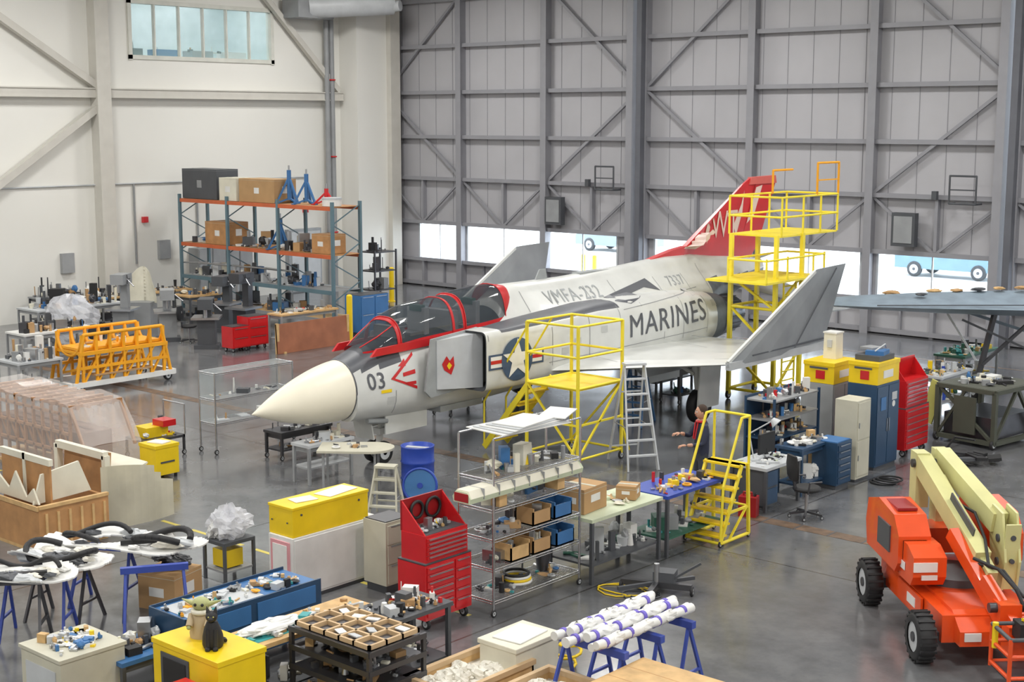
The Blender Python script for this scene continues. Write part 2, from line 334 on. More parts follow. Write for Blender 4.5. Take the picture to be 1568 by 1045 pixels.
def doorpanel(n,x0,x1,wins):
    b=B(); y=YD; W=x1-x0; bay=W/3
    b.bx(x0,x1,y,y+.08,0,1.06,doors); b.bx(x0,x1,y,y+.08,2.53,ZC,doors)
    px=x0
    for a,c in wins:
        b.bx(px,x0+a,y,y+.08,1.06,2.53,doors); px=x0+c
    b.bx(px,x1,y,y+.08,1.06,2.53,doors)
    for z in GZ: b.bx(x0,x1,y-.22,y,z-.05,z+.05,doorm); b.bx(x0,x1,y-.25,y-.22,z-.07,z+.07,doorm)
    for k in range(4):
        xx=x0+k*bay; w=.08 if 0<k<3 else .11
        xa,xb=max(x0,xx-w),min(x1,xx+w)
        b.bx(xa,xb,y-.34,y,0,ZC,doorm); b.bx(max(x0,xa-.05),min(x1,xb+.05),y-.37,y-.34,0,ZC,doorm)
    def dg(xa,za,xb,zb,w=.10): b.bar((xa,y-.16,za),(xb,y-.16,zb),w,doorm)
    dg(x0,7.54,x0+bay,4.24); dg(x0,7.54,x0+bay,11.2); dg(x1,7.54,x1-bay,4.24); dg(x1,7.54,x1-bay,11.2)
    for k in range(6):
        xa=x0+k*bay/2; 
        if k%2==0: dg(xa,4.24,xa+bay/2,2.53,.08)
        else: dg(xa,2.53,xa+bay/2,4.24,.08)
        b.bx(max(x0,xa-.05),xa+.05,y-.2,y,2.53,4.24,doorm); b.bx(max(x0,xa-.06),xa+.06,y-.2,y,0,1.06,doorm)
        b.bx(xa+bay/4-.03,xa+bay/4+.03,y-.12,y,0,1.06,doorm)
    for k in range(1,int(W/.9)): b.bx(x0+k*.9,x0+k*.9+.015,y-.015,y,2.6,ZC,doorm)
    b.obj('door_%d'%n)
    for a,c in wins:
        g=B(); g.bx(x0+a,x0+c,y+.03,y+.045,1.06,2.53,pane)
        for xx in (x0+a,x0+c): g.bx(xx-.04,xx+.04,y-.03,y+.09,1.06,2.53,lgrey)
        m=(a+c)/2; g.bx(x0+m-.02,x0+m+.02,y,y+.06,1.06,2.53,lgrey)
        g.obj('window_%d'%wi[0]); wi[0]+=1
P0=XL+.0
doorpanel(1,P0+.05,P0+12.7,[(1.75,4.0),(4.35,8.1),(8.45,11.6)])
doorpanel(2,P0+12.9,P0+25.7,[(.35,4.05),(4.5,8.2),(8.75,12.3)])
doorpanel(3,P0+25.9,P0+38.7,[(.6,4.05),(4.5,8.2),(8.75,12.3)])
doorpanel(4,P0+38.9,P0+51.7,[(.6,4.05),(4.5,8.2),(8.75,12.3)])
b=B(); b.bx(P0+51.7,XR+.3,YD,YD+.3,0,ZC,doors); b.obj('wall_door_side')
b=B()
for t in (12.8,25.8,38.8):
    b.bx(P0+t-.34,P0+t-.08,YD-.7,YD-.38,0,ZC,doorm); b.bx(P0+t+.02,P0+t+.22,YD-.62,YD-.38,0,ZC,doord)
b.obj('trim_door_posts')
b=B()
for t,z in ((8.7,2.75),(22.3,2.75)):
    b.bx(P0+t,P0+t+.75,YD-.5,YD-.26,z,z+1.0,dgrey); b.bx(P0+t+.08,P0+t+.67,YD-.52,YD-.5,z+.1,z+.9,grey)
for t in (12.0,25.0):
    x=P0+t; y=YD-.75
    b.rail([(x,y,4.1),(x,y,4.9),(x-.8,y,4.9),(x-.8,y,4.1)],.03,dgrey); b.rail([(x,y,4.1),(x-.8,y,4.1),(x-.8,y+.4,4.1)],.03,dgrey); b.cyl((x,y,4.1),(x,y+.4,4.1),.03,dgrey); b.cyl((x-.8,y,4.5),(x,y,4.5),.02,dgrey); b.box((x-1.4,YD-.4,4.3),(.15,.15,.25),dgrey)
b.obj('trim_door_fittings')
trench=M('floor_trench_rust',(.15,.095,.06),.5,var=.5,scale=5)
b=B(); b.bx(-36,12,19.75,20.05,.0,.004,trench)
for k in range(80): b.bx(-36+k*.6,-35.97+k*.6,19.75,20.05,.004,.006,dgrey)
b.bx(-36,12,36.6,36.7,0,.004,trench); b.obj('trim_floor_trench')
b=B(); tape=M('floor_tape_yellow',(.6,.5,.1),.5)
for k in range(26): b.bx(-33+k*.8,-32.5+k*.8,13.3,13.37,0,.003,tape)
b.obj('trim_floor_tape')
extg=M('apron_concrete',(.60,.60,.58),.8,var=.08,scale=.3)
b=B(); b.bx(-150,100,YD+.4,190,-.3,-.02,extg); b.obj('ground_apron')
def vehicle(name,u,v,L,van,col,rz=0):
    x,y=at(u,v,0); b=B()
    if van: prof=[(-L/2,.35),(-L/2,1.0),(-L/2+.1,1.15),(-L/2+.9,1.25),(-L/2+1.5,2.0),(L/2-.1,2.05),(L/2,1.9),(L/2,.35)]
    else: prof=[(-L/2,.3),(-L/2,.8),(-L/2+1.0,.95),(-L/2+1.7,1.42),(L/2-1.3,1.45),(L/2-.5,1.0),(L/2,.9),(L/2,.3)]
    b.prism(prof,'y',-.9,.9,col)
    zt=1.9 if van else 1.38
    b.prism([(-L/2+1.15,zt*.68),(-L/2+1.6,zt*.95),(L/2-1.3,zt*.95),(L/2-.9,zt*.68)],'y',-.92,.92,dgrey)
    for xx in(-L/2+.9,L/2-.9):
        for yy in(-.85,.85): b.wheel((xx,yy,.33),.33,.22,'y')
    b.obj(name,(x,y,-.02),rz)
carpaint=M('silver_blue_car_paint',(.13,.22,.28),.3)
vehicle('passenger_van',1462,424,4.6,True,carpaint)
vehicle('parked_car',948,384,4.2,False,M('silver_car_paint',(.16,.2,.23),.3))
# ------------------------------------------------------------------ lights
lampm=M('lamp_lens',(1,1,1),.5,emit=6,var=0)
for ix in range(5):
    for iy in range(4):
        x=-36+ix*11; y=-1+iy*11.5
        b=B(); b.bx(-1.2,1.2,-.6,.6,0,.12,lgrey); b.bx(-1.1,1.1,-.5,.5,-.02,0,lampm); b.cyl((-.8,0,.12),(-.8,0,.84),.02,steel,n=6); b.cyl((.8,0,.12),(.8,0,.84),.02,steel,n=6)
        b.obj('high_bay_light',(x,y,11.95))
        ld=bpy.data.lights.new('bay','AREA'); ld.shape='RECTANGLE'; ld.size=2.2; ld.size_y=1.6; ld.energy=455; ld.color=(1,.985,.95)
        lo=bpy.data.objects.new('ceiling_lamp',ld); bpy.context.scene.collection.objects.link(lo); lo.location=(x,y,11.85)
w=bpy.data.worlds.new('sky'); bpy.context.scene.world=w; w.use_nodes=True
bg=w.node_tree.nodes['Background']; bg.inputs['Color'].default_value=(.80,.90,1,1); bg.inputs['Strength'].default_value=7.0
# ------------------------------------------------------------------ FIGHTER JET
jw=M('jet_gloss_light_grey',(.64,.65,.63),.32,var=.10,scale=1.6,coat=.2); jg=M('jet_dark_grey',(.085,.09,.105),.45); jgm=M('jet_mid_grey',(.34,.36,.37),.5,var=.15)
jr=M('jet_red',(.56,.018,.022),.35); radm=M('radome_cream',(.84,.79,.65),.38,var=.03); fold=M('jet_fold_panel_grey',(.29,.31,.33),.45,var=.2,scale=1.2); cock=M('cockpit_black',(.03,.035,.04),.6)
hot=M('nozzle_titanium',(.10,.11,.13),.35,m=.8); jhot=M('jet_heat_stained_grey',(.13,.15,.18),.45,var=.35,scale=3); line=M('panel_line_grey',(.26,.27,.28),.6)
jet=bpy.data.objects.new('fighter_jet',None); bpy.context.scene.collection.objects.link(jet); jet.location=(-19.7,15.47,0)
def cr_ring(s,zb,zt,hw,sw,zs):
    h=zt-zb
    P=[(0,zb),(hw*.62,zb+.015*h),(hw*.97,zb+.2*h),(hw,zb+.48*h),(max(sw,hw*.86),zs-(zs-zb)*.12),(sw*.9,zs+(zt-zs)*.45),(sw*.5,zt-.03*h),(0,zt)]
    ext=[(-P[1][0],P[1][1])]+P+[(-P[-2][0],P[-2][1])]
    half=[]
    for i in range(1,len(ext)-2):
        p0,p1,p2,p3=ext[i-1],ext[i],ext[i+1],ext[i+2]
        for k in range(3):
            t=k/3
            half.append(tuple(.5*((2*p1[c])+(-p0[c]+p2[c])*t+(2*p0[c]-5*p1[c]+4*p2[c]-p3[c])*t*t+(-p0[c]+3*p1[c]-3*p2[c]+p3[c])*t**3) for c in(0,1)))
    half.append(P[-1])
    return [(x,s,z) for x,z in half]+[(-x,s,z) for x,z in half[-2:0:-1]]
ST=[(2.0,.99,2.12,.53,.40,1.85),(2.6,.96,2.34,.58,.42,2.05),(3.4,.94,2.42,.64,.45,2.2),(4.5,.93,2.44,.70,.5,2.25),(5.7,.95,2.46,.78,.52,2.3),(6.1,.97,2.9,.82,.5,2.4),(6.5,1.0,3.14,.9,.5,2.6),(8.4,1.1,3.14,.95,.5,2.7),(10.5,1.15,3.22,.95,.48,2.75),(12.2,1.2,3.32,.9,.42,2.8),(13.3,1.5,3.3,.75,.35,2.75),(14.2,2.0,3.2,.5,.28,2.8),(15.5,2.35,3.1,.33,.2,2.85),(16.6,2.6,2.95,.1,.06,2.85)]
def lerpst(ST,sub=3):
    out=[]
    for a,c in zip(ST,ST[1:]):
        for k in range(sub): t=k/sub; out.append(tuple(a[i]+(c[i]-a[i])*t for i in range(len(a))))
    out.append(ST[-1]); return out
b=B()
def cm(c,j,i):
    if 2.5<c.y<6.0 and abs(c.x)<.44 and c.z>2.12: return cock
    if c.y<3.2 and c.z>2.0-.02*c.y: return jg
    if c.y>13.4 and c.z<2.72: return jhot
    return jw
b.loft([cr_ring(*q) for q in lerpst(ST)],jw,cap0=True,cap1=True,mf=cm)
rr=[]
for k in range(19):
    t=k/18; s=2.0*t; f=max(.012,(1-(1-t)**1.7)**.95 if t>0 else .012)
    zc=1.40+.155*t; a=.53*f; bb=.565*f
    rr.append([(a*math.cos(2*math.pi*i/36),s,zc+bb*math.sin(2*math.pi*i/36)) for i in range(36)])
b.loft(rr,radm,cap0=True)
b.loft([[(q[0]*1.008,s,1.555+(q[2]-1.555)*1.008) for q in rr[-1]] for s in (1.975,2.01)],jg)
CS=[(2.4,2.33,.26,2.22),(2.75,2.53,.40,2.2),(3.12,2.75,.46,2.2),(3.2,2.80,.47,2.2),(3.3,2.86,.48,2.2),(3.7,2.98,.5,2.22),(4.2,3.04,.52,2.24),(4.55,3.05,.52,2.26),(4.62,3.05,.52,2.27),(4.85,3.07,.52,2.28),(4.92,3.09,.52,2.3),(5.5,3.16,.52,2.32),(6.0,3.18,.5,2.36),(6.12,3.18,.49,2.38),(6.4,3.15,.42,2.44),(6.55,3.12,.3,2.5)]
def can(q,k=1.0):
    s,zt,hw,zb=q; out=[]
    for i in range(21):
        a=math.pi*i/20; cx=math.copysign(abs(math.cos(a))**.75,math.cos(a)); out.append((hw*cx*k,s,zb+(zt-zb)*math.sin(a)**.8*k))
    return out
def cmf(c,j,i):
    s=c.y
    if i<1 or i>18: return jr
    if 3.12<s<3.2 or 4.55<s<4.62 or 4.85<s<4.92 or s>6.12: return jr
    return canopyg
b.loft([can(q) for q in CS],jr,closed=False,mf=cmf)
for q in (3.12,3.2,4.55,4.92,6.12):
    base=[c for c in CS if c[0]==q][0]; b.rail([(p[0]*1.02,p[1],p[2]+.006) for p in can(base)],.012,jr,n=6)
for k in (6,14): b.rail([tuple(Vector(can(q)[k])+Vector((0,0,.005))) for q in CS[:3]],.012,jr,n=6)
for sg in(-1,1): b.prism([(2.35,2.18),(2.5,2.32),(6.3,2.46),(6.6,2.44),(6.5,2.34),(3.2,2.2)],'x',sg*.50,sg*.55,jr)
for sy in (4.05,5.5):
    b.bx(-.24,.24,sy,sy+.12,2.35,2.9,lgrey); b.bx(-.2,.2,sy-.35,sy,2.35,2.45,grey); b.bx(-.15,.15,sy-.03,sy+.1,2.83,2.95,green)
b.bx(-.35,.35,3.25,3.4,2.4,2.62,grey); b.bx(-.38,.38,4.62,4.85,2.4,2.8,lgrey)
def se(s,xc,zc,a,bz,n,N=32,sg=1):
    out=[]
    for i in range(N):
        t=2*math.pi*i/N; c,d=math.cos(t),math.sin(t)
        out.append((sg*(xc+a*math.copysign(abs(c)**(2/n),c)),s,zc+bz*math.copysign(abs(d)**(2/n),d)))
    return out
NS=[(4.55,1.06,1.90,.34,.58,7),(5.2,1.05,1.90,.40,.60,6),(6.2,1.0,1.93,.50,.63,5),(8,.92,1.98,.58,.70,3.6),(8.8,.87,1.98,.60,.70,3.3),(10,.80,1.97,.62,.72,3),(11.6,.72,1.93,.62,.70,2.7),(12.8,.64,1.88,.58,.62,2.3),(13.5,.60,1.84,.52,.54,2)]
def nacm(c,j,i):
    if c.y>12.7: return jhot
    if 4.9<c.y<8.8 and (i in (4,5,6,7,8,9,10)): return jg
    return jw
for sg in (1,-1):
    rings=[se(*q,sg=sg) for q in lerpst(NS)]
    b.loft(rings,jw,mf=nacm)
    b.loft([se(4.55,1.06,1.90,.34,.58,7,sg=sg),se(4.57,1.06,1.90,.30,.54,7,sg=sg),se(6,1.0,1.9,.3,.5,4,sg=sg)],dgrey,cap1=True)
    b.prism([(3.45,1.42),(3.62,2.40),(4.9,2.50),(5.3,2.40),(5.3,1.40),(3.6,1.28)],'x',sg*.80,sg*.84,jgm)
    b.prism([(3.7,1.45),(3.8,2.36),(4.9,2.45),(4.9,1.38)],'x',sg*.70,sg*.80,jgm)
    b.loft([[(sg*.84,3.75,1.42),(sg*.84,3.75,2.36),(sg*.86,3.75,2.36),(sg*.86,3.75,1.42)],[(sg*.84,4.75,1.36),(sg*.84,4.75,2.44),(sg*1.12,4.75,2.44),(sg*1.12,4.75,1.36)]],lgrey,smooth=False,cap1=True,cap0=True)
    b.loft([se(s,.60,1.84,a,a,2,sg=sg) for s,a in ((13.3,.56),(13.45,.55),(13.5,.50),(14.1,.47),(14.3,.42))],hot)
    b.loft([se(s,.60,1.84,a,a,2,sg=sg) for s,a in ((14.3,.42),(13.7,.36))],black,cap1=True)
    for k in range(16):
        a=2*math.pi*k/16; b.bar((sg*.6+.50*math.cos(a),13.55,1.84+.50*math.sin(a)),(sg*.6+.455*math.cos(a),14.25,1.84+.455*math.sin(a)),.02,dsteel)
    def panel(rl,rt,tl,tt,t0,t1,nrm,mat,tipcap=True):
        fr=[0,.03,.12,.35,.7,1,.7,.35,.12,.03]; hh=[0,.35,.75,1,.6,.04,-.6,-1,-.75,-.35]; rs=[]
        for L,T,t in((rl,rt,t0),(tl,tt,t1)):
            L=Vector(L);T=Vector(T); rs.append([L+(T-L)*f+Vector(nrm)*h*t/2 for f,h in zip(fr,hh)])
        b.loft(rs,mat,smooth=False,cap0=True,cap1=True)
    panel((sg*1.0,5.9,1.50),(sg*.8,12.5,1.46),(sg*4.1,9.0,1.60),(sg*4.1,12.55,1.56),.34,.16,(0,0,1),jw)
    b.bar((sg*1.3,11.6,1.62),(sg*4.05,11.75,1.665),.02,jgm,h=.01)
    b.bar((sg*2.2,7.6,1.60),(sg*4.05,9.5,1.66),.02,jgm,h=.01)
    panel((sg*4.1,8.7,1.58),(sg*4.1,12.6,1.58),(sg*4.28,11.9,3.32),(sg*4.28,13.2,3.36),.15,.05,(1,0,0),fold)
    b.bar((sg*4.1,8.8,1.58),(sg*4.1,12.6,1.58),.12,lgrey,h=.16)
    b.bar((sg*4.1,8.8,1.66),(sg*4.28,11.85,3.28),.06,jw); b.bar((sg*4.17,9.6,1.72),(sg*4.17,12.6,1.75),.03,dgrey)
    b.bar((sg*4.22,11.2,1.7),(sg*4.33,12.7,3.3),.02,dgrey)
    panel((sg*.45,14.1,2.6),(sg*.45,16.3,2.55),(sg*2.45,15.9,1.85),(sg*2.45,16.9,1.83),.13,.04,(0,0,1),jgm)
    X0=sg*2.55
    b.cyl((X0,9.9,1.5),(X0,10.1,.55),.075,white,n=12); b.cyl((X0,10.0,.95),(X0,10.1,.4),.05,steel,n=12); b.wheel((X0+sg*.0,10.1,.38),.38,.24,'x')
    b.bar((X0,9.9,1.1),(sg*1.7,9.9,1.45),.07,white); b.bar((X0,10.05,.8),(X0,10.7,1.4),.05,white)
    b.box((X0+sg*.25,10.1,.85),(.03,.8,.95),jw,ry=sg*.05); b.box((sg*1.6,10.1,1.1),(.03,1.2,.55),jw)
    b.prism([(8.3,1.45),(10.6,1.45),(10.2,1.15),(8.7,1.15)],'x',sg*2.05,sg*2.17,jgm)
b.cyl((0,3.15,1.0),(0,3.0,.3),.065,white,n=12); b.wheel((.14,3.0,.22),.22,.12,'x'); b.wheel((-.14,3.0,.22),.22,.12,'x'); b.cyl((-.2,3,.22),(.2,3,.22),.04,steel)
b.bar((0,3.0,.55),(0,3.9,1.0),.05,white); b.bar((0,3.1,.8),(0,2.7,1.0),.05,white)
b.box((0,2.62,.78),(.5,.03,.5),jw,rx=.2); b.box((.36,3.4,.8),(.03,1.1,.35),jw); b.box((-.36,3.4,.8),(.03,1.1,.35),jw); b.box((.0,3.05,.62),(.22,.2,.12),white)
b.bx(-.5,.5,4.2,5.4,.86,.98,jgm); b.cyl((.35,2.4,.95),(.35,2.9,.88),.05,jgm)
fp=[(12.3,3.28),(13.0,3.42),(15.65,4.90),(15.95,5.03),(17.15,5.05),(17.2,4.9),(16.35,3.35),(15.9,2.95),(12.6,3.0)]
rs=[]
for th in (-.035,.035):
    rs.append([(th*(1.9 if p[1]<4 else .7),p[0],p[1]) for p in fp])
n=len(fp)
b.add(rs[0]+rs[1],[(i,(i+1)%n,n+(i+1)%n,n+i) for i in range(n)]+[tuple(reversed(range(n))),tuple(range(n,2*n))],jr)
b.prism([(11.2,3.2),(12.6,3.45),(13.1,3.5),(13.0,3.2)],'x',-.08,.08,jr)
b.prism([(15.9,4.88),(16.0,5.06),(17.15,5.08),(17.2,4.88)],'x',-.06,.06,M('fin_cap',(.62,.12,.10),.5)); b.bar((.05,16.2,4.9),(.05,15.5,3.3),.015,dred)
b.cyl((0,16.5,3.0),(0,17.3,3.05),.05,jgm,r2=.01)
b.prism([(7.6,3.12),(7.75,3.35),(7.95,3.35),(8.0,3.12)],'x',-.015,.015,jgm)
b.bx(-.12,.12,9.0,10.2,3.14,3.19,jgm)
b.obj('airframe',parent=jet)
bvh=BVHTree.FromPolygons([Vector(v) for v in b.v],b.f)
def project(bm,mat,off,step=.07):
    ys=[v.co.x for v in bm.verts]; zs=[v.co.y for v in bm.verts]
    y=min(ys)+step
    while y<max(ys):
        bmesh.ops.bisect_plane(bm,geom=bm.verts[:]+bm.edges[:]+bm.faces[:],plane_co=(y,0,0),plane_no=(1,0,0)); y+=step*2
    z=min(zs)+step
    while z<max(zs):
        bmesh.ops.bisect_plane(bm,geom=bm.verts[:]+bm.edges[:]+bm.faces[:],plane_co=(0,z,0),plane_no=(0,1,0)); z+=step
    bmesh.ops.triangulate(bm,faces=bm.faces[:])
    for v in bm.verts:
        s,z=v.co.x,v.co.y
        h=bvh.ray_cast(Vector((3.6,s,z)),Vector((-1,0,0)))[0]
        v.co=Vector(((h.x if h else .5)+off,s,z))
    me=bpy.data.meshes.new('marking'); bm.to_mesh(me); bm.free(); me.materials.append(mat)
    o=bpy.data.objects.new('marking',me); bpy.context.scene.collection.objects.link(o); o.parent=jet
def poly(pts,mat,off=.008):
    bm=bmesh.new(); vs=[bm.verts.new((p[0],p[1],0)) for p in pts]
    for t in tessellate_polygon([[Vector((p[0],p[1],0)) for p in pts]]):
        try: bm.faces.new([vs[i] for i in t])
        except: pass
    project(bm,mat,off)
def text(body,s,z,size,mat,off=.012,sx=1.0,slope=0,bold=.0):
    cu=bpy.data.curves.new('t','FONT'); cu.body=body; cu.size=size; cu.offset=bold; cu.resolution_u=3; cu.space_character=1.08
    o=bpy.data.objects.new('t',cu); bpy.context.scene.collection.objects.link(o)
    bpy.context.view_layer.update()
    me=bpy.data.meshes.new_from_object(o.evaluated_get(bpy.context.evaluated_depsgraph_get()))
    bpy.data.objects.remove(o); bm=bmesh.new(); bm.from_mesh(me)
    for v in bm.verts: v.co=Vector((s+v.co.x*sx,z+v.co.y+slope*v.co.x,0))
    project(bm,mat,off)
text('MARINES',9.0,1.88,.70,jg,sx=1.08,bold=.0,slope=.02)
text('VMFA-232',7.35,2.70,.36,jgm,sx=1.08)
text('7337',11.6,2.72,.30,jgm)
text('03',2.26,1.58,.42,jg,sx=.95,bold=.004)
poly([(8.9,2.66),(10.9,2.94),(11.15,2.66),(10.65,2.77),(9.3,2.58)],jg)
def circ(s,z,r,n=28): return [(s+r*math.cos(2*math.pi*i/n),z+r*math.sin(2*math.pi*i/n)) for i in range(n)]
insb=M('insignia_blue',(.05,.09,.17),.5,var=.02); insw=M('insignia_white',(.78,.78,.76),.5,var=.02)
SC,ZC2=5.36,1.88
poly([(SC-.76,ZC2-.15),(SC-.76,ZC2+.15),(SC+.76,ZC2+.15),(SC+.76,ZC2-.15)],insb,.010); poly([(SC-.71,ZC2-.11),(SC-.71,ZC2+.11),(SC+.71,ZC2+.11),(SC+.71,ZC2-.11)],insw,.014); poly([(SC-.71,ZC2-.035),(SC-.71,ZC2+.035),(SC+.71,ZC2+.035),(SC+.71,ZC2-.035)],jr,.018)
poly(circ(SC,ZC2,.43),insb,.023)
star=[(SC+(.42 if i%2==0 else .17)*math.sin(math.pi*i/5),ZC2+(.42 if i%2==0 else .17)*math.cos(math.pi*i/5)) for i in range(10)]
poly(star,insw,.033)
for pl in ([(2.80,1.72),(3.42,2.16),(3.42,2.10),(2.90,1.72)],[(2.80,1.72),(3.42,1.46),(3.42,1.52),(2.90,1.72)],[(3.02,1.93),(3.2,2.06),(3.2,1.92)],[(3.12,1.62),(3.4,1.62),(3.4,1.56),(3.2,1.56)],[(3.1,1.80),(3.4,1.84),(3.4,1.76),(3.1,1.73)]): poly(pl,jr)
poly([(3.9,1.78),(3.85,1.9),(3.95,2.05),(4.02,1.95),(4.1,2.04),(4.12,1.85),(4.05,1.68)],jr); poly([(3.95,1.86),(4.0,1.93),(4.06,1.86),(4.0,1.78)],yellow,.014)
poly([(2.55,1.48),(2.55,1.54),(2.8,1.54),(2.8,1.48)],yellow)
for s0,za,zb_ in ((6.4,1.62,2.4),(7.6,1.62,2.9),(8.7,1.62,2.95),(11.2,1.62,2.95),(12.3,1.62,2.95),(9.6,2.5,3.0),(10.4,1.62,1.86),(2.9,1.05,1.5),(4.6,2.3,2.42),(13.2,2.5,3.1),(6.7,2.6,3.0)): poly([(s0,za),(s0,zb_),(s0+.014,zb_),(s0+.014,za)],line,.006)
poly([(6.3,1.70),(12.3,1.74),(12.3,1.728),(6.3,1.688)],line,.006)
poly([(8.9,2.50),(12.6,2.62),(12.6,2.607),(8.9,2.487)],line,.006)
for s0,z0_ in ((7.1,1.95),(8.0,2.1),(12.6,2.2),(6.7,1.8),(2.7,1.25),(11.9,2.5)): poly([(s0,z0_),(s0,z0_+.14),(s0+.22,z0_+.14),(s0+.22,z0_)],M('access_panel_grey',(.50,.51,.50),.45),.005)
finw=M('fin_white_art',(.74,.58,.52),.6)
text('WT',14.2,3.62,.95,finw,sx=.75,off=.01)
for pl in ([(13.0,3.45),(13.3,3.62),(13.3,3.75),(13.6,3.9),(13.75,3.78),(13.65,3.6),(13.9,3.5),(13.5,3.4)],[(15.8,3.9),(16.15,4.1),(16.55,4.85),(16.25,4.8),(16.0,4.3)],[(15.3,3.6),(15.6,4.2),(15.7,4.75),(15.55,4.4),(15.2,3.9)],[(14.0,3.5),(14.15,3.9),(14.05,4.05),(13.95,3.8)]): poly(pl,finw)
# ------------------------------------------------------------------ yellow stands
def box_frame(b,x0,x1,y0,y1,zs,r,m):
    for z in zs: b.rail([(x0,y0,z),(x1,y0,z),(x1,y1,z),(x0,y1,z)],r,m,closed=True)
def work_platform(name,u,v,lx,ly,deck,rail,m=yel2):
    x,y=at(u,v,0); b=B(); r=.024
    for xx in(-lx,0):
        for yy in(0,ly): b.bar((xx,yy,.12),(xx,yy,rail),.048,m); b.wheel((xx,yy,.08),.08,.045,'x')
    box_frame(b,-lx,0,0,ly,(.2,deck,rail,(deck+rail)/2),r,m)
    b.bx(-lx,0,0,ly,deck-.04,deck,yellow); 
    b.bar((0,0,.2),(0,ly,deck),.035,m); b.bar((-lx,0,deck),(0,0,.2),.035,m); b.bar((-lx,ly,.2),(0,ly,deck),.035,m); b.bar((0,0,deck*.55),(0,ly,deck*.55),.035,m); b.bar((-lx,0,deck*.55),(0,0,deck*.55),.035,m)
    n=6; L=1.2
    for yy in(.1,.75): b.bar((-lx-L,yy,.08),(-lx,yy,deck),.035,m,h=.12); b.rail([(-lx-L,yy,.1),(-lx-L,yy,1.0),(-lx,yy,rail)],.02,m)
    for k in range(1,n): t=k/n; b.bx(-lx-L+L*t-.12,-lx-L+L*t+.12,.1,.75,deck*t-.02,deck*t+.01,yellow)
    for yy in (-.25,ly+.25): b.bar((0,yy,.12),(0,0 if yy<0 else ly,.7),.04,m); b.cyl((0,yy,0),(0,yy,.14),.03,steel)
    return b.obj(name,(x,y,0))
work_platform('rolling_work_platform',884,722,1.25,1.35,1.55,2.72)
b=B(); m=yel2; x0,x1,y0,y1=-18.2,-17.0,28.35,29.5
for xx in(x0,x1):
    for yy in(y0,y1): b.bar((xx,yy,.12),(xx,yy,3.9),.09,m); b.wheel((xx,yy,.1),.1,.06,'x')
for z in (.25,1.2,2.2): box_frame(b,x0,x1,y0,y1,(z,),.035,m)
for a,c in ((.25,1.2),(1.2,2.2),(2.2,2.9)):
    b.bar((x1,y0,a),(x1,y1,c),.05,m); b.bar((x0,y0,c),(x1,y0,a),.05,m)
b.bx(x0-.1,x1+.3,y0-.9,y1+.5,2.86,2.91,m); box_frame(b,x0+.5,x1+.3,y0-.9,y1+.5,(3.4,),.025,m)
for xx,yy in((x1+.3,y0-.9),(x1+.3,y0),(x1+.3,y1),(x1+.3,y1+.5),(x0+.5,y0-.9)): b.cyl((xx,yy,2.9),(xx,yy,3.45),.025,m)
b.bx(x0-.2,x1,y0+.2,y1+1.6,3.84,3.88,m); box_frame(b,x0-.2,x1,y0+.2,y1+1.6,(4.3,4.75),.025,m)
for xx in(x0-.2,x1):
    for yy in(y0+.2,y1,y1+.8,y1+1.6): b.cyl((xx,yy,3.87),(xx,yy,4.75),.025,m)
b.rail([(x1,y1+.6,4.75),(x1,y1+.6,5.5),(x1,y1+1.6,5.5),(x1,y1+1.6,4.75)],.028,ostand); b.rail([(x0,y1+.6,4.75),(x0,y1+.6,5.3),(x0,y1+1.5,5.3)],.028,ostand); b.bar((x1,y1+.6,5.1),(x1,y1+1.6,5.1),.03,ostand)
for k in range(12): b.cyl((x1+.04,y0+.3,.3+.22*k),(x1+.04,y0+.85,.3+.22*k),.018,m,n=6)
for yy in(y0+.3,y0+.85): b.bar((x1+.04,yy,.15),(x1+.04,yy,2.9),.035,m)
b.obj('tail_access_scaffold')
def rolling_ladder(name,u,v,lx,ly,h,rail,m=yel2):
    x,y=at(u,v,0); b=B(); n=7; y+=.12
    for xx in(-lx,0):
        b.rail([(xx,0,.06),(xx,ly,.06)],.028,m); b.bar((xx,ly,.06),(xx,ly*.92,h),.045,m); b.bar((xx,.0,.06),(xx,ly*.7,h),.045,m)
        b.rail([(xx,0,.06),(xx,.05,.95),(xx,ly*.66,rail),(xx,ly*.95,rail),(xx,ly*.95,h)],.022,m); b.bar((xx,ly*.3,h*.42),(xx,ly*.95,h*.42),.035,m); b.bar((xx,ly*.3,.06),(xx,ly*.9,h*.42),.03,m)
        for yy in(0,ly): b.wheel((xx,yy,.05),.05,.03,'x')
    for k in range(1,n+1): t=k/n; b.bx(-lx,0,ly*.7*t-.1,ly*.7*t+.1,h*t-.03,h*t,yellow)
    b.bx(-lx,0,ly*.65,ly*.95,h-.03,h,yellow); b.rail([(-lx,ly*.95,rail),(0,ly*.95,rail)],.022,m); b.rail([(-lx,ly,.5),(0,ly,.5)],.02,m); b.rail([(-lx,0,.06),(0,0,.06)],.025,m)
    return b.obj(name,(x,y,0))
rolling_ladder('rolling_ladder',1096,842,.65,.8,1.2,1.95)
def stepladder(name,u,v,w,h,mat,n=6,rz=0,spread=.9):
    x,y=at(u,v,0); b=B()
    for sx in(-1,1):
        b.bar((sx*w/2,0,0),(sx*w*.32,spread/2,h),.03,mat,h=.07); b.bar((sx*w/2,spread,0),(sx*w*.32,spread/2,h),.03,mat,h=.05)
        b.bar((sx*w*.43,spread*.2,h*.4),(sx*w*.43,spread*.8,h*.4),.015,steel)
    for k in range(1,n+1):
        t=k/(n+1); ww=w*(1-.36*t); b.box((0,spread/2*t,h*t),(ww,.09,.03),mat)
        if k%2: b.box((0,spread*(1-t/2),h*t),(ww,.025,.025),mat)
    b.box((0,spread/2,h),(w*.7,.22,.04),mat)
    return b.obj(name,(x,y,0),rz)
stepladder('aluminium_stepladder',985,722,.6,1.95,lgrey,6,rz=1.0,spread=1.1)
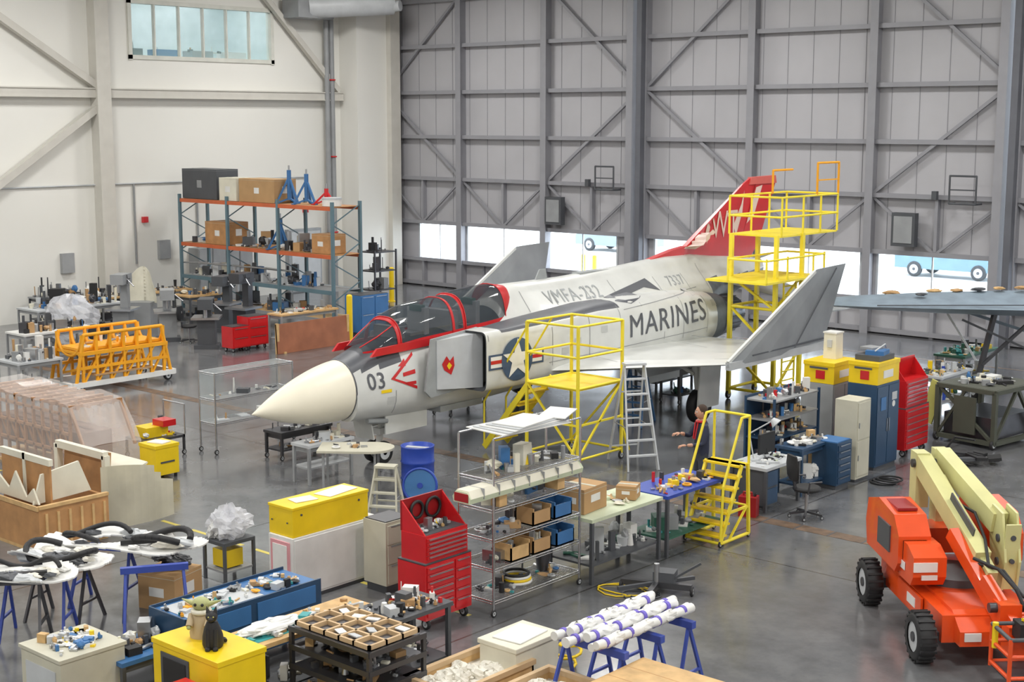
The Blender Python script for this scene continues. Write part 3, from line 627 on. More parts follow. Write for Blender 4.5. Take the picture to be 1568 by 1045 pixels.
stepladder('aluminium_stepladder',965,655,.5,1.3,sblue,4,rz=.3)
# ------------------------------------------------------------------ pallet rack
x,y=at(512,508,0); b=B(); LX=7.8; LY=1.15
for i in range(4):
    xx=-i*LX/3
    for yy in(0,LY): b.bx(xx-.05,xx+.05,yy-.04,yy+.04,0,4.0,rackb)
    for k in range(6): b.bar((xx,0 if k%2 else LY,.3+k*.6),(xx,LY if k%2 else 0,.9+k*.6),.03,rackb)
LV=[.35,1.25,2.36,3.85]
for j,z in enumerate(LV):
    mm=[grey,rackb,rackor,rackor][j]
    for yy in(0,LY): b.bx(-LX,0,yy-.03,yy+.03,z-.12,z,mm)
    b.bx(-LX,0,.03,LY-.03,z-.02,z,[wood,grey,ply,ply][j])
for k in range(6): b.cyl((-LX+.9*k,.05,1.65+.02*k),(-LX+.9*k+1.4,.1,1.72),.03,steel,n=6)
for z,n in ((.35,34),(1.25,56),(2.36,46)): clutter(b,-LX+.1,-1.2,.1,LY-.1,z+.001,n,GPAL,.6,.85)
b.obj('pallet_rack',(x,y,0))
def cbox(name,x,y,z,d,mat,rz=0,tape=None,bev=.01):
    b=B(); b.box((0,0,d[2]/2),d,mat)
    b.box((0,0,d[2]+.002),(d[0]*1.0,.06,.004),tape or beige); b.box((d[0]/2+.002,0,d[2]*.55),(.004,min(.25,d[1]*.4),d[2]*.3),white); b.box((0,-d[1]/2-.002,d[2]*.5),(min(.25,d[0]*.4),.004,d[2]*.25),tape or white)
    b.bx(-d[0]/2-.004,d[0]/2+.004,-d[1]/2-.004,d[1]/2+.004,d[2]-.05,d[2]-.045,tape or beige)
    return b.obj(name,(x,y,z),rz)
T=3.86
cbox('storage_trunk',x-LX+1.0,y+.55,T,(1.9,.9,1.0),dgrey,tape=grey); cbox('file_box',x-LX+2.6,y+.4,T,(.9,.7,.75),offw); cbox('cardboard_box',x-LX+4.1,y+.5,T,(1.8,.9,.75),card)
def jack(name,x,y,z,mat,h=.9):
    b=B(); b.cyl((0,0,.1),(0,0,h),.07,mat)
    for k in range(3):
        a=2.1*k; c=Vector((math.cos(a)*.42,math.sin(a)*.42,0)); b.bar(c,(0,0,h*.8),.06,mat); b.bar(c,(0,0,.15),.05,mat); b.cyl(c,c+Vector((0,0,.03)),.08,mat)
    b.cyl((0,0,h),(0,0,h+.15),.03,steel); b.obj(name,(x,y,z))
jack('tripod_jack',x-2.6,y+.5,T,sblue,1.05); jack('tripod_jack',x-1.7,y+.45,T,sblue,.95); jack('tripod_jack',x-1.1,y+.75,T,red,.5)
jack('tripod_jack',x-2.9,y+.35,2.37,sblue,1.0)
cbox('plywood_box',x-.75,y+.5,2.37,(.8,.7,.6),ply)
cbox('plywood_box',x-5.9,y+.5,2.37,(1.3,.8,.75),ply)
b=B(); b.cyl((0,0,0),(0,0,.2),.3,white,n=24); b.cyl((0,0,.2),(0,0,.26),.31,lgrey,n=24); b.obj('white_tub',(x-.4,y+.35,T))
table('workbench',432,531,0,.65,2.2,.92,wood,grey,cl=22,lcl=10)
x,y=at(424,543,0); b=B(); b.box((0,1.35,.42),(.05,2.7,.84),dwood,ry=-.08); b.bx(-.06,.03,-.0,.08,0,.86,wood); b.bx(-.06,.03,2.62,2.7,0,.86,wood); b.bx(-.3,.1,.2,.28,0,.05,wood); b.bx(-.3,.1,2.4,2.48,0,.05,wood); b.obj('leaning_brown_panel',(x,y,0))
chest('red_storage_cabinet',357,541,0,.5,.62,.72,red,rows=2,cols=1); chest('red_storage_cabinet',381,537,0,.5,.72,.95,red,rows=3,cols=1)
chest('blue_cabinet',553,517,0,.7,1.15,1.25,sblue,rows=2,cols=2,caster=False)
b=B(); xx,yy=at(575,478,0)
for z in(.05,.7,1.35,2.0): b.bx(-.8,0,0,1.0,z,z+.04,dsteel)
for p in((-.8,0),(0,0),(-.8,1),(0,1)): b.bar((p[0],p[1],0),(p[0],p[1],2.1),.05,dsteel)
for z in(.09,.74,1.39,2.04): clutter(b,-.75,-.05,.05,.95,z,5,[dgrey,black,dsteel,grey],.5,.6)
b.obj('dark_shelving_unit',(xx,yy,0))
def bollard(u,v,h=1.2):
    x,y=at(u,v,0); b=B(); b.cyl((0,0,0),(0,0,h),.09,yellow,n=14); b.sph((0,0,h),.09,yellow,sc=(1,1,.6)); b.cyl((0,0,0),(0,0,.03),.16,yellow,n=14); b.obj('yellow_bollard',(x,y,0))
bollard(536,523,1.35); bollard(600,462,1.2); bollard(893,437,1.2); bollard(910,439,1.2); bollard(992,445,1.2)
# back-left workshop area
table('workbench',235,490,0,1.0,1.6,.9,wood,grey,cl=14,pal=GPAL)
table('workbench',292,497,0,1.0,1.4,.9,wood,dgrey,cl=14,pal=GPAL,lcl=8)
table('workbench',60,523,0,1.2,3.0,.9,lgrey,grey,cl=34,pal=GPAL,lcl=14,hm=.6,sm=.6)
table('workbench',40,562,0,1.0,2.2,.85,white,grey,cl=30,pal=GPAL,lcl=14,hm=.5,sm=.5)
table('workbench',30,612,0,1.0,1.2,.85,lgrey,grey,cl=22,pal=WPAL,lcl=10,hm=.5,sm=.5)
table('workbench',140,503,0,1.3,1.6,.9,wood,dgrey,cl=26,pal=GPAL,lcl=10,hm=.6,sm=.5)
table('workbench',60,500,0,.6,1.8,.9,grey,dgrey,cl=20,pal=GPAL,lcl=8,hm=.7,sm=.5)
def machine(name,u,v,mat=dgrey,h=1.7,rz=0):
    x,y=at(u,v,0); b=B(); b.bx(-.35,.35,-.3,.3,0,.12,dgrey); b.bx(-.25,.25,-.2,.25,.12,.9,mat); b.bx(-.4,.4,-.4,.4,.86,.92,steel); b.bx(-.12,.12,.1,.3,.9,h,mat); b.bx(-.2,.2,-.4,.3,h-.25,h+.05,mat); b.cyl((0,-.25,h-.25),(0,-.25,h-.5),.05,steel); b.cyl((.2,-.1,h-.1),(.45,-.2,h-.3),.02,steel)
    for k in range(3): a=2.1*k; b.cyl((.22,-.1,h-.1),(.24,-.1+.15*math.cos(a),h-.1+.15*math.sin(a)),.012,black,n=6)
    b.obj(name,(x,y,0),rz)
machine('drill_press',345,508,dgrey,1.7,.4); machine('drill_press',374,516,dsteel,1.9,.2); machine('milling_machine',190,518,grey,1.9,.6); machine('band_saw',318,533,dgrey,1.4,.8); machine('drill_press',258,522,grey,1.5,1.0)
def swivel(x,y,rz,mat=black,h=.45):
    b=B()
    for k in range(5): a=2*math.pi*k/5; p=Vector((.28*math.cos(a),.28*math.sin(a),.07)); b.bar((0,0,.1),p,.035,dsteel); b.wheel((p.x,p.y,.03),.03,.02,'x')
    b.cyl((0,0,.1),(0,0,h),.03,steel); b.loft([[(r*.24*math.cos(a),r*.23*math.sin(a),z) for a in [2*math.pi*i/16 for i in range(16)]] for r,z in((.8,h),(1,h+.02),(1,h+.06),(.85,h+.08))],mat,cap0=True,cap1=True)
    b.bar((0,.2,h),(0,.27,h+.3),.04,dsteel); b.loft([[( w*math.cos(a),.26+.03*math.sin(a)+.03*t,h+.2+.42*t) for a in [2*math.pi*i/12 for i in range(12)]] for w,t in((.12,0),(.2,.15),(.22,.6),(.16,1))],mat,cap0=True,cap1=True)
    for sg in(-1,1): b.rail([(sg*.22,.1,h),(sg*.27,.1,h+.2),(sg*.27,-.12,h+.2)],.015,dsteel)
    b.obj('swivel_chair',(x,y,0),rz)
for u,v,rz in ((150,560,1.0),(290,525,2.0)): x,y=at(u,v,0); swivel(x,y,rz)
x,y=at(218,500,0); b=B(); b.bx(-.4,.4,-.3,.3,0,.8,grey); 
b.sheet(12,10,lambda u,v:((u-.5)*1.1*(1-.25*v*v),.35*(1-4*(u-.5)**2)-.1,.8+1.1*v-.45*(2*u-1)**2*v),offw,th=.04); b.obj('fibreglass_fairing',(x,y,0),.6)
x,y=at(112,530,0); b=B(); clutter(b,-.8,.8,-.5,.5,0,12,GPAL,.8,.8); b.blob((0,0,.75),.85,bubble,sc=(1.1,.8,.85),amp=.18,seed=4,nu=28,nv=16); b.obj('plastic_draped_engine',(x,y,.0))
x,y=at(112,605,0); b=B(); L=2.9; W=1.1; m=ostand
for xx in(-W,0): b.bar((xx,0,.2),(xx,L,.2),.12,white); b.bar((xx,.2,.95),(xx,L-.2,.95),.09,m); b.bar((xx,.2,.6),(xx,L-.2,.6),.07,m); b.rail([(xx,.1,.2),(xx,.35,1.4),(xx,L-.35,1.4),(xx,L-.1,.2)],.045,m)
for k in range(7):
    yy=.3+k*(L-.6)/6; b.bar((-W,yy,.95),(0,yy,.95),.07,m); b.torus((-W/2,yy,1.4),W/2,.045,m,ax='y',a0=math.pi,a1=2*math.pi,n=12,m=6)
    for xx in(-W,0): b.bar((xx,yy,.2),(xx,yy,1.4),.06,m); b.bar((xx,yy,.2),(xx,min(L-.2,yy+.5),.95),.045,m)
    b.bar((-W,yy,.35),(0,yy,.6),.05,m)
b.bar((-W,0,.2),(0,0,.2),.12,white); b.bar((-W,L,.2),(0,L,.2),.12,white)
for yy in(.2,L-.2):
    for xx in(-W,0): b.wheel((xx,yy,.12),.12,.07,'x')
b.bx(-W+.1,-.1,.3,L-.3,1.0,1.06,ostand); b.bx(-.2,.05,.6,2.2,.38,.42,card); clutter(b,-W+.15,-.15,.4,L-.4,1.06,6,[ostand,card,grey,white],.25,.5); b.obj('engine_transport_stand',(x,y,0))
# ------------------------------------------------------------------ wrapped frame & crates (left)
x,y=at(128,742,0); b=B(); LX,LY,HH=3.6,1.25,1.45
def wrap(u,v):
    xx=-LX*v; k=1+.025*math.sin(9*v)+.02*math.sin(23*v+4*u)
    path=[(0,.05),(0,HH*.55),(.05,HH*.95),(.35,HH),(LY-.3,HH),(LY,HH*.9),(LY,.05)]
    t=u*(len(path)-1); i=min(int(t),len(path)-2); f=t-i
    yy=path[i][0]*(1-f)+path[i+1][0]*f; zz=path[i][1]*(1-f)+path[i+1][1]*f
    if v<.14: zz*=.45+.55*(v/.14)
    return (xx,yy+.02*math.sin(31*v),zz*k)
b.sheet(30,48,wrap,film,th=0)
b.add([(0,0,.05),(0,LY,.05),(0,LY,HH*.45),(0,0,HH*.45)],[(0,1,2,3)],film)
fw=M('frame_brown_wood',(.38,.19,.08),.6,var=.2)
for k in range(11):
    xx=-.5-k*.31; b.bx(xx-.03,xx+.03,.06,LY-.06,HH-.15,HH-.09,fw); b.bx(xx-.025,xx+.025,.06,.11,.05,HH-.12,fw); b.bar((xx,.1,.4),(xx-.3,.1,.9),.03,fw)
for z in(.1,.45,.8,1.15): b.bx(-LX+.03,-.5,.06,.11,z,z+.05,fw)
for yy in(.2,.45,.7,.95): b.bx(-LX+.05,-.45,yy,yy+.05,HH-.18,HH-.12,fw)
b.bx(-LX+.1,-.5,.3,LY-.3,.3,.8,M('dark_brown_mass',(.24,.15,.11),.8)); b.bar((-.05,.1,.55),(-.5,.1,HH-.12),.05,fw); b.bar((-.05,LY-.1,.55),(-.5,LY-.1,HH-.12),.05,fw)
b.bx(-LX,0,0,LY,.0,.05,wood)
b.obj('plastic_wrapped_wing_frame',(x,y,0))
x,y=at(60,850,0); b=B()
b.bx(-1.6,0,0,.06,.05,.7,ply); b.bx(0,.05,0,1.2,.05,.7,ply); b.bx(-1.6,0,1.15,1.2,.05,.7,ply); b.bx(-1.6,0,0,1.2,0,.05,wood); 
for k in range(6): b.bx(.05,.07,.1+k*.2,.14+k*.2,.1,.62,wood)
b.bx(-1.6,.05,-.03,0,.68,.75,wood); b.bx(.0,.07,0,1.2,.7,.75,wood)
b.bx(-1.5,-.1,.3,.33,.05,1.35,ply); b.bx(-1.52,-.08,.28,.35,1.3,1.4,offw); b.bx(-.85,-.78,.28,.30,.7,1.4,offw)
b.prism([(.1,.7),(.25,1.15),(.9,1.25),(1.1,.75)],'x',-.3,-.26,offw)
b.prism([(-1.5,.72),(-1.35,1.05),(-1.0,.85),(-.8,1.15),(-.5,.78),(-.3,.95),(-.15,.72)],'y',.12,.15,offw); clutter(b,-1.5,-.1,.5,1.1,.05,10,WPAL,.6,.7)
b.obj('plywood_crate',(x,y,0))
x,y=at(165,812,0); b=B(); b.sheet(10,8,lambda u,v:(.02+.1*math.sin(3*u),-.1+1.35*u,.05+(1.0-.25*u*u)*v),offw,keep=lambda u,v: v<1.05-.5*max(0,u-.6)*2,th=.04)
b.box((-.75,.12,.62),(1.3,.04,1.2),ply,rx=-.08); b.box((-.75,.05,1.2),(1.4,.1,.12),offw); b.box((-.05,.05,.6),(.1,.1,1.2),offw); b.box((-1.45,.05,.6),(.1,.1,1.2),offw); b.bx(-1.5,.05,0,.1,0,.05,wood); b.box((-.7,.55,.85),(1.3,.6,.03),offw,rx=.35)
b.obj('foam_core_panels',(x,y,0))
def sawhorse(x,y,w,h,rz=0,mat=bluel,name='blue_sawhorse'):
    b=B(); b.box((0,0,h-.04),(w,.08,.08),mat)
    for sx in(-1,1):
        for sy in(-1,1): b.bar((sx*w*.42,0,h-.05),(sx*w*.48,sy*.3,0),.035,mat)
        b.bar((sx*w*.46,-.2,h*.35),(sx*w*.46,.2,h*.35),.03,mat)
    b.obj(name,(x,y,0),rz)
for u,v,rz in ((165,925,.5),(240,962,1.0),(60,975,.7)):
    x,y=at(u,v,0); sawhorse(x,y,.85,.84,rz)
def trim_shell(name,u,v,L,W,rz,holes,seed,hoses):
    x,y=at(u,v,.9); b=B(); R=random.Random(seed)
    ph=[R.uniform(0,6) for _ in range(4)]
    def fn(a,c):
        X=(a-.5)*L; Y=(c-.5)*W*(1+.15*math.sin(5*a+ph[0])); return (X+.08*math.sin(6*c+ph[1]),Y,.03+.14*(abs(2*c-1)**2.2)*(.5+.5*math.sin(4*a+ph[2]))+.06*math.sin(3*a+ph[3])**2)
    def keep(a,c):
        e=((a-.5)/.5)**4+((c-.5)/.5)**4
        if e>1+.25*math.sin(9*a+7*c)-.15: return False
        for (hx,hy,hr,hs) in holes:
            if ((a-hx)*L/hr)**2+((c-hy)*W/hs)**2<1: return False
        return True
    b.sheet(56,28,fn,white,keep=keep,th=.02)
    for (hx,hy,R1,a0,a1,r) in hoses:
        pts=[((hx-.5)*L+R1*math.cos(a0+(a1-a0)*k/24)*1.3,(hy-.5)*W+R1*math.sin(a0+(a1-a0)*k/24)*.8,.16+.07*math.sin(k*.4)) for k in range(25)]; b.rail(pts,r,black,n=7)
    for k in range(12): b.blob((R.uniform(-.4,.4)*L,R.uniform(-.35,.35)*W,.10),R.uniform(.05,.14),[white,foam,lgrey,dgrey][k%4],sc=(1.6,.8,.5),amp=.35,seed=k+seed,nu=10,nv=7)
    b.box((.1*L,-.1*W,.12),(.5,.07,.06),black,rz=.4)
    b.obj(name,(x,y,.86),rz)
trim_shell('upholstered_trim_panel',200,834,1.8,.95,.55,[(.3,.5,.28,.2),(.75,.55,.2,.15)],3,[(.75,.5,.30,.0,5.6,.045),(.25,.5,.36,.6,5.0,.035)])
trim_shell('upholstered_trim_panel',100,856,1.3,.8,.35,[(.5,.5,.3,.2)],8,[(.5,.4,.38,2.0,7.0,.04)])
trim_shell('upholstered_trim_panel',30,886,1.2,.75,.6,[(.45,.5,.33,.2)],12,[(.5,.5,.4,.5,3.2,.03)])
for u,v,rz in ((100,948,.4),(20,985,.8)):
    x,y=at(u,v,0); sawhorse(x,y,.85,.84,rz,dsteel,'steel_trestle')
x,y=at(240,737,0); b=B(); b.bx(-.5,0,0,.5,.08,.60,yellow); b.bx(-.52,.01,-.01,.51,.58,.64,yellow); b.bx(-.02,.012,.1,.4,.3,.33,dgrey); b.box((-.25,.25,.652),(.35,.25,.02),white,rz=.3)
for xx in(-.45,-.05):
    for yy in(.05,.45): b.cyl((xx,yy,0),(xx,yy,.08),.03,black)
b.obj('yellow_equipment_case',(x,y,0))
x,y=at(225,708,0); b=B(); b.bx(-.7,0,0,.9,.35,.4,dsteel); legs4(b,.7,.9,.4,.04,dsteel,True); b.rail([(0,.9,.4),(0,.9,1.0),(-.7,.9,1.0),(-.7,.9,.4)],.015,steel); b.box((-.4,.4,.5),(.4,.5,.2),yellow); b.box((-.25,.6,.66),(.35,.3,.12),red); clutter(b,-.65,-.05,.05,.85,.4,8,[yellow,yellow,dgrey,red,white],.35,.35); b.obj('parts_cart',(x,y,0))
def wire_shelf(name,x,y,lx,ly,levels,mat=chrome,n=0,pal=PAL,hm=.3,post=None,sm=.4,glass=False):
    b=B(); h=post or levels[-1]
    for xx in(-lx,0):
        for yy in(0,ly): b.cyl((xx,yy,.1),(xx,yy,h),.018,mat,n=8); b.wheel((xx,yy,.05),.05,.03,'x')
    for z in levels:
        b.rail([(-lx,0,z-.01),(0,0,z-.01),(0,ly,z-.01),(-lx,ly,z-.01)],.012,mat,n=6,closed=True); b.rail([(-lx,0,z-.045),(0,0,z-.045),(0,ly,z-.045),(-lx,ly,z-.045)],.008,mat,n=6,closed=True)
        if glass: b.bx(-lx+.01,-.01,.01,ly-.01,z-.005,z+.0,caseg); continue
        k=int(lx/.035)
        for i in range(1,k): b.bar((-lx+i*lx/k,0,z-.006),(-lx+i*lx/k,ly,z-.006),.008,mat)
        for i in range(1,5): b.bar((-lx,i*ly/5,z-.012),(0,i*ly/5,z-.012),.01,mat)
    if glass:
        z0=levels[0]; b.bx(-lx,-.0,-.004,0,z0,h,caseg); b.bx(-lx-.004,-lx,0,ly,z0,h,caseg); b.bx(-lx,0,ly,ly+.004,z0,h,caseg)
    if n:
        for i,z in enumerate(levels):
            nn=n[i] if isinstance(n,(list,tuple)) else n
            gap=(levels[i+1]-z-.1) if i+1<len(levels) else .4
            if nn: clutter(b,-lx+.02,-.02,.04,ly-.04,z,nn,pal,min(hm,gap),sm)
    return b.obj(name,(x,y,0))
x,y=at(332,697,0); wire_shelf('glass_display_shelf_cart',x,y,.5,1.95,[.62,1.1,1.62],n=[3,6,0],pal=WPAL,glass=True)
table('low_steel_cart',432,707,0,.55,1.3,.55,dsteel,dsteel,shelf=.2,caster=True,cl=7,pal=GPAL,lcl=5)
table('bench_with_fittings',474,744,0,.5,1.1,.72,lgrey,grey,shelf=.3,cl=14,pal=WPAL,sm=.3)
x,y=at(640,757,0); b=B()
prof=[(.0,.0),(.28,0),(.29,.02),(.29,.28),(.305,.30),(.29,.32),(.29,.58),(.305,.6),(.29,.62),(.29,.86),(.30,.88),(.27,.88),(.27,.80),(0,.80)]
b.loft([[(r*math.cos(a),r*math.sin(a),z) for a in [2*math.pi*i/28 for i in range(28)]] for r,z in prof],blue)
b.box((0,.0,.84),(.42,.1,.02),lgrey,rz=.4); b.obj('blue_drum',(x,y,0))
x,y=at(648,768,0); b=B(); b.T=Matrix.Translation((.05,-.12,.31))@Euler((math.radians(78),0,math.radians(35))).to_matrix().to_4x4(); b.cyl((0,0,-.02),(0,0,.02),.31,sblue,n=28); b.torus((0,0,.02),.29,.02,blue,n=28); b.cyl((0,0,.02),(0,0,.03),.05,blue); b.obj('drum_lid',(x,y,0))
x,y=at(560,756,0); b=B(); pts=[(-.8,-.35)]+[( .1+.42*math.cos(a), .40*math.sin(a)) for a in [math.radians(-80+20*i) for i in range(9)]]+[(-.8,.35)]
b.prism(pts,'z',.80,.84,beige); clutter(b,-.7,.2,-.25,.25,.841,5,WPAL,.12,.25)
for p in((-.7,-.25),(-.7,.25),(.2,-.25),(.2,.25)): b.bar((p[0],p[1],0),(p[0],p[1],.80),.04,grey)
b.obj('folding_table',(x,y,0),.7)
stepladder('wooden_step_stool',585,797,.5,.85,beige,3,rz=.5,spread=.5)
# ------------------------------------------------------------------ centre workstation
x,y=at(450,925,0); b=B(); b.bx(-.5,0,0,1.6,.05,.9,white); b.bx(-.48,-.02,.02,1.58,0,.05,dgrey); b.bx(0,.012,.03,1.57,.08,.87,white); b.bx(-.45,-.05,-.015,0,.12,.84,pink); b.bx(-.40,-.10,-.022,-.015,.17,.79,white); b.bar((-.56,.1,.0),(-.56,.1,.95),.03,grey); b.obj('white_cabinet',(x,y,0),bevel=.008)
b=B(); b.bx(-.5,.0,0,1.38,0,.39,yellow); b.bx(-.51,.01,-.01,1.39,.38,.42,yellow); b.box((-.25,1.0,.427),(.3,.6,.012),white,rz=.15); b.box((-.25,.4,.427),(.25,.35,.012),foam,rz=-.2)
for yy in(.15,1.2): b.cyl((0,yy,.3),(.015,yy,.3),.015,dgrey)
for xx in(-.42,-.1): b.cyl((xx,-.01,.2),(xx,-.02,.2),.012,dgrey)
b.obj('yellow_equipment_case',(x-.02,y+.03,.902),bevel=.008)
chest('beige_filing_cabinet',592,912,0,.45,.5,1.02,beige,rows=3,caster=False)
x,y=at(652,969,0)
b=B(); lx,ly=.5,.86
b.bx(-lx,0,0,ly,.14,.88,red)
def drawers(b,y0,y1,z0,z1,rows,x=0,mat=dred):
    dh=(z1-z0)/rows
    for r in range(rows): b.bx(x,x+.018,y0,y1,z0+r*dh+.006,z0+(r+1)*dh-.006,red); b.bx(x+.018,x+.035,y0+.03,y1-.03,z0+(r+1)*dh-.03,z0+(r+1)*dh-.015,steel)
drawers(b,.03,.52,.18,.85,7); drawers(b,.55,.83,.18,.85,5)
b.bx(-lx+.03,-.03,.04,ly-.04,.89,1.25,red); drawers(b,.06,ly-.06,.93,1.22,5,x=-.03); b.bx(-lx,0,.0,ly,.875,.895,dgrey)
b.bx(-lx+.05,-.05,.06,ly-.06,1.25,1.255,dgrey); b.box((-lx+.02,ly/2,1.45),(.03,ly-.1,.40),dred); b.prism([(-lx+.03,1.25),(-.05,1.25),(-lx+.03,1.64)],'y',.05,.07,red); b.prism([(-lx+.03,1.25),(-.05,1.25),(-lx+.03,1.64)],'y',ly-.07,ly-.05,red)
for xx in(-.43,-.07):
    for yy in(.08,.78): b.wheel((xx,yy,.07),.07,.05,'y'); b.bx(xx-.02,xx+.02,yy-.03,yy+.03,.07,.14,steel)
b.torus((-lx+.06,.3,1.48),.11,.02,black,ax='x'); b.torus((-lx+.06,.6,1.46),.13,.02,black,ax='x')
clutter(b,-lx+.1,-.1,.1,ly-.1,1.256,12,PAL,.2,.2)
b.obj('red_tool_chest',(x,y,0))
x,y=at(748,948,0); x+=.02; y+=.08
wire_shelf('wire_storage_rack',x,y,.62,1.8,[.22,.66,1.06,1.46,1.86],n=[14,22,18,6,12],pal=PAL+GPAL,hm=.30,post=2.4,sm=.42)
b=B(); 
for k in range(5): b.box((-.3+.02*k,.85,.012+.018*k),(.75-.06*k,1.25-.12*k,.014),[white,lgrey,white,lgrey,white][k],rz=.06*k-.1)
b.box((-.12,1.45,.11),(.4,.45,.012),white,rx=.12,rz=.3)
for xx in(-.62,0): b.cyl((xx,0,-.0),(xx,1.8,-.0),.014,chrome)
b.obj('stacked_sheet_panels',(x,y,2.41))
b=B(); b.prism([(-.14,0),(-.16,.07),(-.1,.15),(.1,.15),(.16,.07),(.14,0)],'y',-.85,1.45,paleg); b.prism([(-.16,.07),(-.1,.165),(.1,.165),(.16,.07),(.1,.145),(-.1,.145)],'y',-.83,1.4,offw); b.bx(-.12,.12,-.86,-.85,.02,.13,dred)
for k in range(7): b.bx(-.165,.165,-.6+.3*k,-.59+.3*k,.03,.168,grey)
b.obj('long_wing_spar',(x-.1,y+.35,1.64),0)
b=B()
for k in range(2): b.bx(-.35,-.05,.15+1.2*k,.3+1.2*k,1.463,1.635,wood)
b.obj('wooden_spacer_blocks',(x+.02,y,0))
xq,yq=at(902,899,0); yq+=.06; b=B(); lx,ly=.85,1.7
b.bx(-lx,0,0,ly,.9,.95,paleg); legs4(b,lx-.04,ly-.04,.9,.05,dgrey); b.bx(-lx+.03,-.03,.03,ly-.03,.25,.28,dgrey); clutter(b,-lx+.08,-.08,.08,ly-.08,.28,14,[dgrey,green,white,lgrey,grey],.4,.5)
clutter(b,-.8,-.05,.7,1.65,.952,7,[white,paleg,wood,lgrey,offw],.1,.4); b.obj('workbench',(xq,yq,0))
b=B(); b.bx(-.8,0,0,1.6,.9,.95,blue); legs4(b,.76,1.56,.9,.05,dgrey); b.bx(-.76,-.04,.04,1.56,.25,.28,green); clutter(b,-.7,-.1,.1,1.5,.28,14,[green,dgrey,teal,grey,white],.4,.5)
clutter(b,-.75,-.05,.05,1.5,.952,18,[yellow,dgrey,steel,red,wood,dsteel,white,ostand],.22,.35); b.obj('blue_topped_workbench',(xq+0.05,yq+1.75,0))
cbox('cardboard_box',xq-.5,yq+.4,.955,(.45,.6,.36),card,.1); cbox('cardboard_box',xq-.35,yq+1.3,.965,(.3,.3,.2),card,.4)
def bin_(name,x,y,z,d,mat):
    b=B(); a,c,h=d; b.bx(-a/2,a/2,-c/2,c/2,0,.02,mat)
    b.bx(-a/2,-a/2+.02,-c/2,c/2,0,h,mat); b.bx(a/2-.02,a/2,-c/2,c/2,0,h*.8,mat); b.bx(-a/2,a/2,-c/2,-c/2+.02,0,h,mat); b.bx(-a/2,a/2,c/2-.02,c/2,0,h,mat); clutter(b,-a/2+.03,a/2-.03,-c/2+.03,c/2-.03,.02,5,PAL,h,.15); b.obj(name,(x,y,z))
for k,(z,yy,m) in enumerate(((.663,.55,wood),(.663,1.0,card),(.663,1.5,sblue),(1.063,1.45,sblue),(1.063,1.0,card))): bin_('parts_bin',x-.17,y+yy,z,(.32,.38,.24),m)
b=B()
for k in range(4): b.torus((0,.0,.03+.035*k),.2-.01*k,.02,[white,yellow,white,black][k],n=20)
b.obj('coiled_hose',(x-.3,y+.8,.222))
x,y=at(1005,908,0); b=B(); b.bar((-.5,0,.12),(.5,0,.12),.08,dsteel); b.bar((0,-.4,.12),(0,.5,.12),.08,dsteel); b.bar((-.45,-.4,.14),(.45,.4,.14),.05,dgrey); b.box((.1,.1,.22),(.3,.25,.16),dgrey); b.cyl((0,0,.1),(0,0,.42),.04,steel); b.bar((.2,.0,.2),(.6,.1,.45),.03,dgrey)
for p in((-.5,0),(.5,0),(0,-.4),(0,.5)): b.wheel((p[0],p[1],.07),.07,.04,'x')
b.obj('low_dolly',(x,y,0),.4)
x,y=at(955,905,0); b=B(); pts=[]
for i in range(30): a=i*.5; pts.append((.35*math.cos(a)*(1+.2*math.sin(i)),.25*math.sin(a)*(1+.3*math.cos(i*.7)),.012))
b.rail(pts,.01,yellow,n=5); b.rail([(p[0]*.7+.3,p[1]*.8,.012) for p in pts],.01,dgrey,n=5); b.obj('extension_cord',(x,y,0))
xb,yb=at(285,952,.86); b=B(); lx,ly=.7,2.0; b.bx(-lx,0,0,ly,.80,.84,sblue); legs4(b,lx-.04,ly-.04,.8,.05,navy); b.bx(-lx+.03,-.03,.03,ly-.03,.17,.2,navy)
b.bx(-.005,.02,0,ly,.55,.88,navy); b.bx(-lx-.02,-lx,0,ly,.7,.88,navy); b.bx(-lx,0,-.02,0,.6,.88,navy); b.bx(.02,.035,.1,.9,.6,.82,sblue); b.bx(.02,.035,1.0,1.9,.6,.82,sblue)
b.bx(-lx+.05,-.1,.1,1.2,.841,.846,lgrey)
clutter(b,-.65,-.05,.05,1.9,.846,30,[white,white,wood,black,lgrey,teal,ostand,steel,lgrey,card],.12,.3); b.obj('blue_workbench',(xb,yb,0))
xb,yb=at(372,1000,.82); b=B(); lx,ly=.58,2.0; b.bx(-lx,0,0,ly,.77,.82,wood); legs4(b,lx-.04,ly-.04,.77,.05,dgrey); b.bx(-lx+.03,-.03,.03,ly-.03,.22,.25,dgrey); clutter(b,-lx+.05,-.05,.05,ly-.05,.25,12,GPAL,.4,.4)
b.bx(-.5,-.1,.1,1.0,.821,.826,teal); clutter(b,-.5,-.05,.05,1.9,.826,20,[white,white,wood,lgrey,teal,card,foam],.10,.35); b.blob((-.3,.6,.88),.13,white,sc=(1.2,3.2,.5),amp=.3,seed=21); b.obj('long_bench',(xb,yb,0))
x,y=at(345,897,0); b=B(); b.bx(-.5,0,0,.55,.55,.6,dgrey); legs4(b,.5,.55,.55,.04,dgrey); b.bx(-.4,-.1,.1,.4,.2,.45,yellow); b.bx(-.48,-.02,.02,.53,.15,.18,grey); b.obj('utility_cart',(x,y,0))
b=B(); b.blob((0,0,.2),.26,bubble,sc=(1,1.1,.85),amp=.45,seed=5,nu=26,nv=16); b.blob((.02,.03,.17),.18,bubble,sc=(1,1,.8),amp=.6,seed=9,nu=20,nv=12); b.blob((-.12,-.14,.1),.12,white,amp=.5,seed=3)
b.obj('clear_plastic_bag',(x-.25,y+.28,.6))
x,y=at(262,925,0); cbox('cardboard_box',x,y,0,(.6,.6,.5),card,.3); b=B(); R=random.Random(5)
